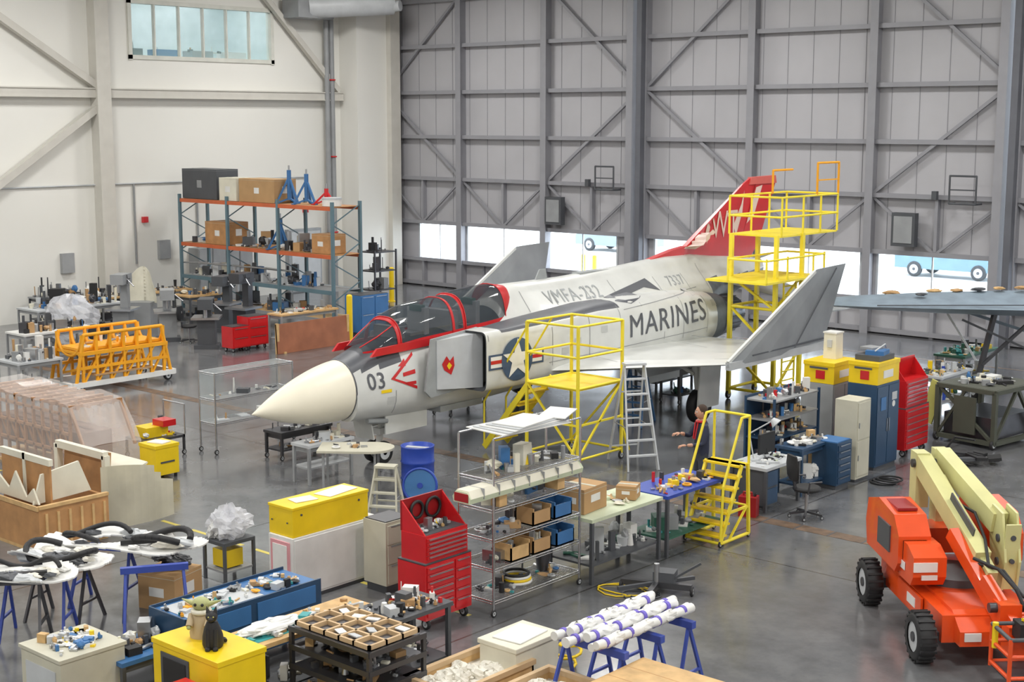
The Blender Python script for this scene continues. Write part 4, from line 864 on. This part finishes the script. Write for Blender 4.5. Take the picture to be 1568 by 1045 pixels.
for k in range(4): b.blob((R.uniform(-.1,.1),R.uniform(-.1,.1),.05+.03*k),.2,[dgrey,dsteel][k%2],sc=(1,.8,.3),amp=.3,seed=k)
b.obj('folded_dark_cloth',(x,y,.51))
x,y=at(335,1062,.62); b=B(); lx,ly,h=1.15,.62,.95
b.bx(-lx,0,0,ly,0,h-.03,yellow); b.bx(-lx-.012,.012,-.012,ly+.012,h-.06,h,yellow); b.bx(-lx+.15,-.5,-.012,0,h-.55,h-.12,dgrey); b.bx(-lx+.2,-.55,-.02,-.012,h-.5,h-.17,black); b.cyl((-.2,-.001,h-.3),(-.2,-.02,h-.3),.03,dgrey)
b.obj('large_yellow_equipment_box',(x,y,0),bevel=.008)
BX,BY=x,y
yg=M('figurine_green',(.42,.44,.20),.6); yr=M('figurine_robe',(.48,.38,.24),.8)
b=B(); b.loft([[(r*math.cos(a),r*.85*math.sin(a),z) for a in [2*math.pi*i/20 for i in range(20)]] for r,z in((.13,0),(.135,.05),(.12,.16),(.10,.26),(.07,.30))],yr,cap0=True,cap1=True)
b.sph((0,0,.37),.09,yg,sc=(1.1,1,.85)); 
for sg in(-1,1):
    b.cyl((sg*.08,0,.37),(sg*.22,.02,.41),.035,yg,r2=.006,n=8); b.sph((sg*.04,-.08,.38),.018,black,nu=8,nv=6); b.cyl((sg*.1,-.02,.25),(sg*.1,-.12,.15),.04,yr,n=8); b.sph((sg*.1,-.13,.14),.025,yg)
b.torus((0,0,.29),.085,.03,offw,n=16)
b.obj('green_alien_figurine',(BX-.75,BY+.36,.951),.6)
b=B(); b.loft([[(r*math.cos(a),r*1.1*math.sin(a)+dy,z) for a in [2*math.pi*i/18 for i in range(18)]] for r,z,dy in((.10,0,.02),(.115,.04,.02),(.11,.12,.02),(.085,.22,0),(.055,.29,-.01))],black,cap0=True,cap1=True)
b.sph((0,-.03,.35),.065,black,sc=(1,1.05,.95)); b.sph((0,-.09,.335),.03,black)
for sg in(-1,1): b.cyl((sg*.035,-.02,.39),(sg*.05,-.02,.46),.028,black,r2=.003,n=6); b.cyl((sg*.04,-.07,.22),(sg*.04,-.1,.0),.028,black,n=8); b.sph((sg*.04,-.12,.015),.03,black); b.sph((sg*.025,-.088,.36),.009,olive)
b.torus((.02,.1,.03),.1,.02,black,n=16,a0=0,a1=3.5); b.obj('black_cat_statuette',(BX-.40,BY+.24,.951),.8)
cbox('red_toolbox',BX-.15,BY-.32,0,(.5,.4,.72),red,.0,tape=dred)
x,y=at(95,1075,.3); b=B(); b.bx(-.8,0,0,.8,0,.73,beige); b.bx(-.82,.02,-.02,.82,.72,.76,beige); b.bx(-.7,-.1,-.01,0,.2,.6,lgrey); clutter(b,-.75,-.05,.05,.75,.761,24,[white,yellow,white,sblue,wood,offw,lgrey,steel],.14,.3); b.obj('parts_cabinet',(x,y,0))
table('sheet_cart',190,1090,0,.7,.9,.55,sblue,dgrey,cl=12,pal=GPAL)
x,y=at(565,1003,.95); b=B(); lx,ly=1.3,.85
legs4(b,lx,ly,.93,.045,dsteel,True)
for z in(.25,.5,.72,.93): b.bx(-lx,0,0,ly,z-.03,z,dsteel); b.bx(-lx,0,-.01,.02,z-.03,z+.03,dsteel); b.bx(-.02,.01,0,ly,z-.03,z+.03,dsteel)
for z in(.25,.5,.72): clutter(b,-lx+.05,-.05,.05,ly-.05,z,14,[white,wood,card,dsteel,dgrey,steel],.16,.4)
b.obj('tray_rack_cart',(x,y,0))
b=B(); pw=M('pale_spruce',(.60,.42,.24),.6,var=.15)
for k in range(4): b.bx(-1.25,-.05,.05+.24*k,.08+.24*k,0,.05,pw)
for k in range(6): b.bx(-1.25+.234*k,-1.22+.234*k,.05,.80,0,.05,pw)
R=random.Random(6)
for i in range(5):
    for j in range(3):
        b.bx(-1.21+.234*i,-1.02+.234*i,.09+.24*j,.28+.24*j,0,.006,dsteel)
        if R.random()<.6: b.box((-1.12+.234*i,.19+.24*j,.02+.03*R.random()),(.15,.09,.012),R.choice([white,white,lgrey,offw]),rz=R.uniform(-.6,.6),rx=R.uniform(-.2,.2))
b.obj('wooden_rib_frame',(x,y,.962))
x,y=at(600,955,.9); b=B(); lx,ly=.68,1.0; b.bx(-lx,0,0,ly,.85,.9,dgrey); legs4(b,lx-.04,ly-.04,.85,.05,dgrey); b.bx(-lx+.03,-.03,.03,ly-.03,.22,.25,dgrey); clutter(b,-lx+.05,-.05,.05,ly-.05,.25,8,GPAL,.4,.4); clutter(b,-lx+.03,-.03,.03,ly-.03,.901,24,[white,black,wood,dgrey,red,card,lgrey,white],.2,.3); b.obj('metal_workbench',(x,y,0))
def crate(name,u,v,z,lx,ly,h,rz=0):
    x,y=at(u,v,z); b=B(); t=.03
    b.bx(-lx,0,0,ly,0,t,wood); b.bx(-lx,-lx+t,0,ly,0,h-.01,wood); b.bx(-t,0,0,ly,0,h-.01,wood); b.bx(-lx,0,0,t,0,h-.01,wood); b.bx(-lx,0,ly-t,ly,0,h-.01,wood)
    b.bx(-lx-.02,.02,-.02,t+.01,h-.06,h,pw); b.bx(-lx-.02,.02,ly-t-.01,ly+.02,h-.06,h,pw); b.bx(-t-.01,.02,t+.01,ly-t-.01,h-.06,h,pw); b.bx(-lx-.02,-lx+t+.01,t+.01,ly-t-.01,h-.06,h,pw)
    R=random.Random(u)
    for k in range(60): b.blob((R.uniform(-lx+.14,-.14),R.uniform(.14,ly-.14),h-.12+R.uniform(-.1,.05)),R.uniform(.05,.10),foam,sc=(R.uniform(.7,1.5),R.uniform(.7,1.5),.8),amp=.4,seed=k,nu=9,nv=6)
    b.bx(-lx+t,-t,t,ly-t,h-.25,h-.14,foam); b.obj(name,(x,y,0),rz)
crate('wooden_crate_of_castings',695,1062,.5,.75,1.3,.5); crate('wooden_crate_of_castings',840,1084,.5,.75,.9,.5)
x,y=at(790,992,.7); b=B(); b.bx(-.55,0,0,.75,.03,.63,offw); b.bx(-.57,.02,-.02,.77,.62,.68,offw); b.box((-.27,.38,.69),(.4,.55,.02),white,rz=.1); b.bx(-.5,-.05,.05,.7,0,.03,dgrey); b.obj('cream_storage_bin',(x,y,0),bevel=.01)
x,y=at(925,1000,.95); 
sawhorse(x-.3,y+.2,.9,.93,0); sawhorse(x-.3,y+1.45,.9,.93,0); sawhorse(x-.3,y+.85,.9,.93,0)
b=B(); R=random.Random(9)
for k in range(6):
    xx=-.62+.125*k; z=.99+(.06 if k%2 else 0); a=Vector((xx+R.uniform(-.05,.05),R.uniform(-.15,.1),z)); c=Vector((xx+R.uniform(-.05,.08),1.62+R.uniform(-.1,.2),z)); r=.052
    pts=[a+(c-a)*(i/10)+Vector((R.uniform(-.014,.014),0,R.uniform(-.01,.01))) for i in range(11)]
    b.loft([[p+Vector((r*(1+.15*math.sin(i*2.3+k))*math.cos(t),0,r*(1+.15*math.sin(i*2.3+k))*math.sin(t))) for t in [2*math.pi*q/12 for q in range(12)]] for i,p in enumerate(pts)],white,cap0=True,cap1=True)
    for t in(.08,.33,.62,.9): q=a+(c-a)*t; d=(c-a).normalized(); b.cyl(q-d*.022,q+d*.022,r*1.15,purple,n=12)
    for t in(.2,.5,.75): q=a+(c-a)*t; b.blob(q,r*1.35,white,sc=(1,2,.9),amp=.35,seed=k,nu=10,nv=7)
b.obj('wrapped_tube_bundle',(x,y,0))
c=B(); pts=[(.15*math.cos(i*.6),.15*math.sin(i*.6)+.01*i,.03+.012*i) for i in range(28)]; c.rail(pts,.018,yellow,n=6); x,y=at(862,1022,.0); c.obj('yellow_air_hose',(x,y,0))
x,y=at(985,1007,.8); b=B(); b.bx(0,1.5,-1.6,0,.75,.80,wood); 
for k in range(5): b.bx(.0,1.5,-1.6+.32*k,-1.595+.32*k,.8,.802,ply)
for xx in(.08,1.42):
    for yy in(-1.52,-.08): b.bx(xx-.04,xx+.04,yy-.04,yy+.04,0,.75,wood)
b.obj('pine_work_table',(x,y,0))
# ------------------------------------------------------------------ right cluster
xd,yd=at(1172,787,0); b=B(); lx,ly=.75,1.15; b.bx(-lx,0,0,ly,.71,.76,lgrey); legs4(b,lx-.04,ly-.04,.71,.05,dgrey)
b.bx(-.7,-.05,.05,.45,.1,.7,dgrey); b.bx(-.05,-.03,.08,.42,.12,.38,navy); b.bx(-.05,-.03,.08,.42,.42,.68,navy); b.bx(-.7,-.66,.05,1.1,.1,.7,dgrey)
clutter(b,-.72,-.03,.03,1.12,.762,12,[white,white,lgrey,black,paleg],.1,.3); b.box((-.5,.8,1.0),(.04,.5,.35),black); b.bar((-.5,.8,.76),(-.5,.8,.9),.05,black); b.obj('office_desk',(xd,yd,0))
b=B(); b.cyl((0,0,0),(0,0,.03),.1,lgrey,n=16); b.rail([(0,0,.03),(-.1,.0,.45),(.3,.1,.72)],.012,lgrey); b.cyl((.28,.1,.74),(.36,.12,.66),.04,lgrey,r2=.1,n=14); b.obj('desk_lamp',(xd-.5,yd+.4,.762))
x,y=at(1222,790,0); swivel(x+.15,y,2.6); x,y=at(1190,800,0)
chest('navy_drawer_cabinet',1280,752,0,.5,.52,.85,navy,rows=6,caster=False,base=.08,dark=sblue)
xs,ys=at(1235,752,0)
b=B(); lx,ly=.6,1.6
for xx in(-lx,0):
    for yy in(0,ly): b.bx(xx-.02,xx+.02,yy-.02,yy+.02,0,1.5,navy)
for z in(.35,.75,1.1,1.45): b.bx(-lx,0,0,ly,z-.03,z,[navy,navy,grey,lgrey][int(z*2)%4])
for z in(.35,.75,1.1,1.45): clutter(b,-lx+.05,-.05,.05,ly-.05,z,20,[white,wood,card,dsteel,dgrey,steel,white,sblue,red],.25,.3)
b.bx(-lx-.02,-lx,0,ly,.3,1.5,navy); b.obj('tool_shelf_unit',(xs-.85,ys+.25,0))
table('workbench',1226,762,0,.55,1.15,.85,navy,navy,cl=22,pal=[white,white,lgrey,black,wood,steel,beige],hm=.18,lcl=8)
b=B(); b.bx(-.45,0,0,.5,.05,1.5,beige); b.bx(0,.012,.02,.48,.1,.75,beige); b.bx(0,.012,.02,.48,.78,1.46,beige); b.bx(.012,.03,.05,.07,1.0,1.1,steel); b.bx(.012,.03,.05,.07,.4,.5,steel); b.bx(-.43,-.02,.02,.48,0,.05,dgrey); x,y=at(1309,740,0); b.obj('beige_locker',(x,y,0),bevel=.006)
b=B(); b.bx(-.6,0,0,.9,.06,1.62,navy); b.bx(0,.014,.02,.44,.1,1.58,navy); b.bx(0,.014,.46,.88,.1,1.58,navy); b.bx(.014,.03,.40,.42,.7,.95,steel); b.bx(.014,.03,.48,.5,.7,.95,steel); b.box((.02,.25,1.25),(.006,.2,.25),sblue); b.box((.02,.68,1.35),(.006,.2,.15),lgrey); b.cyl((.016,.66,1.2),(.02,.66,1.2),.06,white); b.bx(-.58,-.02,.02,.88,0,.06,dgrey); xn,yn=at(1338,722,0); b.obj('navy_storage_cabinet',(xn,yn,0),bevel=.006)
def ybox(x,y,z,d,lab=red):
    b=B(); a,c,h=d; b.bx(-a,0,0,c,0,h-.06,yellow); b.bx(-a-.012,.012,-.012,c+.012,h-.08,h,yellow); b.bx(0,.01,c*.25,c*.7,h*.25,h*.6,white); b.bx(-a*.6,-a*.3,-.01,0,h*.2,h*.6,lab); b.bx(-a*.8,-a*.2,-.02,-.012,h-.14,h-.1,dgrey)
    b.obj('yellow_equipment_case',(x,y,z),bevel=.006)
ybox(xn,yn+.02,1.622,(.6,.85,.42))
x,y=at(1272,700,0)
b=B(); b.bx(-.7,0,0,.9,.05,1.42,grey); b.bx(0,.012,.03,.43,.1,1.38,grey); b.bx(0,.012,.46,.87,.1,1.38,grey); b.bx(-.68,-.02,.02,.88,0,.05,dgrey); b.bx(.012,.03,.4,.42,.6,.8,steel); b.obj('grey_cupboard',(x,y,0))
ybox(x,y+.02,1.425,(.66,.85,.42))
b=B(); b.prism([(-.14,0),(.14,0),(.13,.5),(-.13,.5)],'y',0,.28,offw); b.bx(-.15,.15,-.01,.29,.5,.53,white); b.box((0,-.01,.3),(.1,.02,.15),lgrey); b.obj('white_canister',(x-.35,y+.45,1.847))
b=B(); b.box((0,0,.05),(.5,.6,.1),dgrey); b.box((.05,0,.14),(.35,.4,.08),sblue,rz=.2); b.box((-.1,.05,.2),(.3,.3,.04),grey,rz=-.2); b.rail([(.1,-.2,.18),(.2,0,.3),(.1,.25,.2)],.015,lgrey); b.obj('instrument_cases',(xn-.3,yn+.45,2.043))
xt,yt=at(1384,702,0); b=B(); lx,ly=.52,1.0
b.bx(-lx,0,0,ly,.14,.95,red); drawers(b,.03,.97,.18,.92,6); b.bx(-lx,0,0,ly,.95,.97,dgrey); b.bx(-lx+.02,-.03,.03,ly-.03,.97,1.5,red); drawers(b,.05,ly-.05,1.0,1.47,6,x=-.03)
b.box((-.38,ly/2,1.68),(.03,ly-.1,.42),red,ry=.25); b.prism([(-.5,1.5),(-.05,1.5),(-.33,1.86)],'y',.04,.06,red); b.prism([(-.5,1.5),(-.05,1.5),(-.33,1.86)],'y',ly-.06,ly-.04,red)
for xx in(-.43,-.07):
    for yy in(.08,.9): b.wheel((xx,yy,.07),.07,.05,'y'); b.bx(xx-.02,xx+.02,yy-.03,yy+.03,.07,.14,steel)
b.obj('red_tool_chest',(xt,yt,0))
table('workbench',1440,640,0,.8,1.6,.9,lgrey,grey,cl=26,pal=[green,white,yellow,blue,lgrey,dgrey,wood],lcl=12,shelf=.3)
table('workbench',1475,604,0,.8,2.0,.9,green,grey,cl=26,pal=[green,white,yellow,lgrey,dgrey,wood,teal],lcl=12,shelf=.3)
x,y=at(1520,690,0); b=B(); a,c,h=1.3,1.6,1.15; g=M('olive_black_paint',(.07,.075,.055),.6)
for xx in(-a,0):
    for yy in(0,c): b.bar((xx,yy,.1),(xx,yy,h),.09,g)
for z in(.12,h): 
    for xx in(-a,0): b.bar((xx,0,z),(xx,c,z),.09,g)
    for yy in(0,c): b.bar((-a,yy,z),(0,yy,z),.09,g)
b.bar((0,0,.12),(0,c/2,h),.06,g); b.bar((0,c,.12),(0,c/2,h),.06,g); b.bar((-a,0,h),(0,0,.12),.06,g); b.bar((-a,0,.12),(-a/2,0,h),.05,g); b.bx(-a+.1,-.1,.1,c-.1,.15,.6,dsteel); b.box((-a/2,-.03,.62),(.5,.04,.75),g)
b.bx(-a,0,0,c,h,h+.05,g); b.box((-a-.2,.1,.75),(.3,.04,.9),olive,ry=.3); clutter(b,-a+.1,-.1,.1,c-.1,h+.05,16,GPAL,.3,.5)
for xx in(-a,0):
    for yy in(0,c): b.wheel((xx,yy,.1),.1,.06,'x')
b.obj('dark_ground_equipment_frame',(x,y,0),-.15)
x,y=at(1480,708,0); b=B(); R=random.Random(4)
for k in range(14): b.box((R.uniform(-.5,.5),R.uniform(-.35,.35),.05+.02*(k%5)),(R.uniform(.2,.6),R.uniform(.08,.25),.06),R.choice([black,dgrey,dsteel,dgrey,black]),rz=R.uniform(0,3),rx=R.uniform(-.2,.2))
b.rail([(-.5,0,.05),(-.3,.1,.4),(.1,.1,.4)],.02,black); b.obj('scrap_metal_pile',(x,y,.03))
x,y=at(1146,790,0); b=B(); b.bx(-.15,.15,-.11,.11,0,.34,dred); b.rail([(-.09,0,.34),(-.09,0,.40),(.05,0,.40),(.05,0,.34)],.014,dred); b.cyl((.09,0,.34),(.12,0,.39),.025,black); b.obj('red_fuel_can',(x,y,0),.3,bevel=.01)
x,y=at(1325,735,0); b=B()
for k in range(3): b.torus((.05*k,.03*k,.02+.03*k),.22,.018,[black,dsteel,black][k],n=20)
b.obj('coiled_cable',(x+.35,y,0))
table('low_parts_cart',690,640,0,.6,1.2,.6,lgrey,dgrey,caster=True,cl=8,pal=GPAL)
table('parts_table',1005,600,0,.7,1.6,.8,dgrey,dgrey,cl=18,pal=[dgrey,white,green,dsteel,sblue],lcl=8)
table('tool_cart',1040,620,0,.6,.9,.8,dsteel,dgrey,caster=True,cl=14,pal=[dgrey,white,green,dsteel,sblue],lcl=8)
# ------------------------------------------------------------------ second aircraft wing (right)
wx,wy=at(1248,464,2.35)
ang=math.atan2(sY,cY)+.10
b=B(); wg=M('trainer_wing_grey_blue',(.22,.28,.34),.45,var=.18)
fr=[0,.04,.15,.4,.7,1,.7,.4,.15,.04]; hh=[0,.4,.8,1,.6,.05,-.5,-.8,-.6,-.3]; rs=[]
for x,c,t,z in ((0,.25,.08,0),(.2,.9,.18,0),(1.2,1.4,.36,-.03),(3,1.8,.55,-.07),(5,2.1,.68,-.12),(9,2.4,.75,-.18)): rs.append([Vector((x,c*.45-f*c,z+h*t/2)) for f,h in zip(fr,hh)])
b.loft(rs,wg,cap0=True,cap1=True,smooth=False)
b.bar((4.3,0,-.3),(3.9,-.1,-1.9),.10,dsteel); b.bar((5.4,0,-.3),(4.0,-.1,-1.5),.07,dsteel); b.bar((3.2,.3,-.2),(3.9,.0,-1.4),.05,lgrey); b.wheel((3.9,-.1,-2.0),.35,.18,'x'); b.bar((3.4,-.3,-.4),(5.2,-.3,-1.2),.05,dgrey)
b.bar((3.6,.4,-.25),(5.6,.4,-.9),.07,wg); b.bar((1.2,-.75,.02),(9,-1.3,.0),.02,dgrey)
R=random.Random(2)
for k in range(9): b.blob((1.9+.5*k,R.uniform(-.3,.3),.18+.02*k),R.uniform(.08,.13),[card,dgrey,wood][k%3],sc=(1.6,1,.4),amp=.3,seed=k,nu=10,nv=7)
b.obj('propeller_aircraft_wing',(wx,wy,2.35),ang)
# ------------------------------------------------------------------ boom lift
x,y=cam2room(5.70,17.75); b=B()
for sx in(-1,1):
    for sy in(-1,1):
        b.wheel((sx*.80,sy*1.05,.31),.31,.22,'x',hub=lgrey); b.torus((sx*.80,sy*1.05,.31),.275,.025,dgrey,ax='x',n=20)
        for k in range(20): a=2*math.pi*k/20; b.box((sx*.80,sy*1.05+.305*math.cos(a),.31+.305*math.sin(a)),(.2,.03,.03),black,rx=a)
b.bx(-.6,.6,-1.2,1.2,.28,.62,orange); b.prism([(-1.4,.3),(-1.4,.48),(-1.1,.66),(1.1,.66),(1.4,.52),(1.4,.3)],'x',-.45,.45,orange)
b.box((-.63,-.1,.48),(.03,.9,.26),orange); b.box((-.65,-.2,.48),(.01,.3,.12),white); b.box((-.3,-1.42,.42),(.2,.02,.1),white)
for sy in(-1.05,1.05): b.bx(-.75,.75,sy-.07,sy+.07,.24,.38,dsteel)
b.cyl((0,.1,.62),(0,.1,.76),.45,dgrey,n=24)
pod=[(.1,.76),(-.02,.9),(-.02,1.25),(.2,1.48),(.85,1.54),(1.3,1.42),(1.38,1.1),(1.3,.78)]
b.prism(pod,'x',-.78,-.36,orange); b.prism([(p[0],p[1]+.02) for p in pod],'x',.48,.84,orange); b.bx(-.36,.48,.85,1.3,.76,1.1,orange)
b.prism([(-.35,.72),(-.45,.85),(-.45,1.1),(-.2,1.2),(.1,1.2),(.1,.72)],'x',-.72,-.3,orange)
b.bx(-.80,-.78,.3,.8,.95,1.3,dgrey); b.box((-.57,-.03,1.08),(.3,.03,.24),black); b.box((-.57,-.46,.98),(.3,.02,.12),white); b.bx(-.70,-.44,.3,.9,1.50,1.535,dred)
for k in range(5): b.box((-.57,-.05,1.0+.04*k),(.26,.02,.012),grey)
b.box((-.52,-.47,.85),(.2,.02,.06),white); b.box((-.73,.0,.9),(.01,.3,.1),white)
def beam(p,q,w,h,m): b.bar(p,q,w,m,h=h)
beam((-.08,1.25,1.92),(.06,-.65,1.12),.20,.26,cream); beam((.2,1.3,1.98),(.40,-.30,1.50),.20,.26,cream); beam((.04,.9,1.76),(.1,-.9,.98),.13,.16,cream)
beam((-.09,1.3,1.3),(-.09,1.3,2.05),.18,.26,cream); beam((.2,1.3,1.0),(.2,1.32,2.08),.18,.26,cream); b.cyl((-.22,1.25,1.9),(.34,1.25,1.9),.06,dsteel)
b.bar((-.02,.3,1.62),(.03,-.4,1.33),.02,dgrey,h=.28)
pl=[(-.60,.72),(-.68,1.1),(-.52,1.68),(-.2,1.72),(-.12,1.5),(-.25,.78)]
b.prism(pl,'x',.34,.37,cream); b.prism(pl,'x',.52,.55,cream); b.box((.445,-.61,1.15),(.19,.03,.85),cream,rx=.1)
b.cyl((.445,-.66,1.4),(.445,-.60,1.4),.035,dgrey); b.cyl((.445,-.66,1.1),(.445,-.60,1.1),.03,dgrey)
for z in(1.05,1.35): b.cyl((.32,-.45,z),(.57,-.45,z),.05,dgrey)
b.cyl((.1,1.0,1.5),(.14,-.3,1.2),.06,dsteel); b.cyl((.14,.3,1.35),(.14,-.6,1.1),.035,steel)
beam((-.16,-.2,1.35),(.06,-1.35,.62),.12,.17,orange); beam((-.03,-1.0,1.0),(.15,-1.65,.55),.12,.16,orange); b.cyl((.06,-.5,1.0),(.1,-1.3,.7),.04,dsteel); b.box((.1,-1.4,.72),(.26,.26,.26),orange); b.cyl((-.12,-1.4,.78),(.32,-1.4,.78),.06,dsteel)
b.rail([(-.1,-.8,1.2),(.1,-1.1,1.15),(.2,-1.4,1.0),(.3,-1.6,.7)],.022,black); b.rail([(-.02,-.7,1.1),(.2,-1.0,1.1),(.3,-1.4,.9)],.018,black); b.rail([(.05,.5,1.6),(.2,0,1.55),(.15,-.5,1.35),(.05,-.9,1.15)],.02,black)
for z in(.3,.55,.75):
    b.rail([(-.25,-1.85,z),(.95,-1.85,z),(.95,-2.4,z),(-.25,-2.4,z)],.025,orange if z<.7 else dgrey,closed=True)
for p in((-.25,-1.85),(.95,-1.85),(.95,-2.4),(-.25,-2.4),(.35,-1.85)): b.cyl((p[0],p[1],.25),(p[0],p[1],.76),.025,orange)
b.bx(-.25,.95,-2.4,-1.85,.25,.3,dsteel); b.bx(.0,.75,-2.05,-1.82,.6,.8,black); clutter(b,.05,.7,-2.02,-1.85,.8,4,[red,grey,yellow],.05,.1); b.box((.12,-1.7,.5),(.3,.22,.35),orange); b.rail([(.6,-1.75,.78),(.65,-1.45,1.0),(.5,-1.1,.9)],.02,black); b.cyl((-.25,-1.95,.5),(-.25,-1.95,.8),.035,yellow)
b.obj('boom_lift',(x,y,0),YAW+.05)
# ------------------------------------------------------------------ person
def person(x,y,rz):
    V=[];E=[];Rd=[]
    def v(p,r): V.append(p);Rd.append(r);return len(V)-1
    pel=v((0,0,.95),(.16,.12)); sp=v((0,0,1.13),(.145,.11)); ch=v((0,-.01,1.34),(.175,.125)); nk0=v((0,0,1.46),(.09,.08)); nk=v((0,-.01,1.55),(.055,.055)); E+= [(pel,sp),(sp,ch),(ch,nk0),(nk0,nk)]
    for sg in(-1,1):
        hp=v((sg*.1,0,.86),(.09,.095)); kn=v((sg*.11,-.03,.49),(.062,.065)); an=v((sg*.115,.02,.10),(.045,.05)); to=v((sg*.125,-.14,.045),(.045,.04)); E+=[(pel,hp),(hp,kn),(kn,an),(an,to)]
        sh=v((sg*.185,0,1.41),(.062,.065)); el=v((sg*.25,-.07 if sg>0 else -.12,1.15 if sg>0 else 1.2),(.044,.046)); wr=v((sg*.14,-.32,1.13 if sg>0 else 1.28),(.030,.032)); E+=[(ch,sh),(sh,el),(el,wr)]
    me=bpy.data.meshes.new('pb'); me.from_pydata(V,E,[]); o=bpy.data.objects.new('pb',me); bpy.context.scene.collection.objects.link(o)
    sk=o.modifiers.new('s','SKIN'); 
    for i,r in enumerate(Rd): me.skin_vertices[0].data[i].radius=r
    me.skin_vertices[0].data[0].use_root=True
    o.modifiers.new('ss','SUBSURF').levels=2
    bpy.context.view_layer.update()
    em=bpy.data.meshes.new_from_object(o.evaluated_get(bpy.context.evaluated_depsgraph_get())); bpy.data.objects.remove(o)
    b=B(); shirt=M('navy_work_shirt',(.025,.03,.06),.8); jeans=M('dark_trousers',(.04,.045,.06),.8); boot=M('boot_black',(.02,.02,.02),.6)
    b.v=[tuple(q.co) for q in em.vertices]
    for p in em.polygons:
        c=p.center; m=shirt
        if c.z<.13: m=boot
        elif c.z<.96: m=jeans
        elif c.z>1.52: m=skin
        elif c.y<-.24: m=skin
        b.f.append(list(p.vertices)); b.m.append(b.mi(m)); b.sm.append(True)
    hair=M('brown_hair',(.05,.03,.02),.8)
    hc=Vector((0,-.02,1.65)); b.sph(hc,.1,skin,sc=(.78,.95,1.18),nu=18,nv=14); b.sph(hc+Vector((0,.022,.03)),.103,hair,sc=(.82,.95,1.05),nu=18,nv=12)
    b.sph(hc+Vector((0,-.095,-.01)),.018,skin,sc=(.7,1,1.3),nu=8,nv=6); b.box(hc+Vector((0,-.088,-.052)),(.045,.01,.008),dred)
    for sg in(-1,1): b.sph(hc+Vector((sg*.03,-.086,.015)),.011,white,nu=8,nv=6); b.sph(hc+Vector((sg*.03,-.095,.015)),.006,black,nu=6,nv=4); b.sph(hc+Vector((sg*.08,.0,-.005)),.022,skin,sc=(.4,.8,1.2),nu=8,nv=6); b.box(hc+Vector((sg*.03,-.09,.035)),(.03,.008,.006),hair)
    b.torus((0,-.01,1.50),.075,.022,red,n=18); b.bar((.03,-.135,1.2),(.05,-.09,1.48),.02,red); b.bar((-.03,-.135,1.2),(-.05,-.09,1.48),.02,red)
    for sg in(-1,1):
        w=Vector((sg*.14,-.33,1.13 if sg>0 else 1.28)); b.sph(w+Vector((0,-.045,0)),.045,skin,sc=(.85,1.1,.45),nu=10,nv=8)
        for k in range(4):
            L=[.06,.072,.068,.05][k]; a=w+Vector((-.03+.02*k,-.08,0)); c=a+Vector((0,-L*.6,-.01)); d=c+Vector((0,-L*.2,-L*.45)); b.cyl(a,c,.0085,skin,r2=.008,n=7); b.cyl(c,d,.008,skin,r2=.006,n=7); b.sph(c,.0085,skin,nu=6,nv=5); b.sph(d,.006,skin,nu=6,nv=4)
        t=w+Vector((-sg*.035,-.03,0)); t2=t+Vector((-sg*.025,-.035,-.012)); b.cyl(t,t2,.011,skin,n=7); b.cyl(t2,t2+Vector((0,-.025,-.01)),.01,skin,r2=.007,n=7)
    b.obj('technician_person',(x,y,0),rz)
x,y=at(1072,778,0); person(x,y,math.radians(41-75))
# ------------------------------------------------------------------ camera & look
cd=bpy.data.cameras.new('cam'); cd.sensor_width=36; cd.lens=36*F/1568; cd.clip_end=500
co=bpy.data.objects.new('camera',cd); bpy.context.scene.collection.objects.link(co); co.location=(0,0,H); co.rotation_euler=(math.pi/2-TH,0,YAW)
bpy.context.scene.camera=co
vs=bpy.context.scene.view_settings; vs.view_transform='Standard'; vs.exposure=0.25
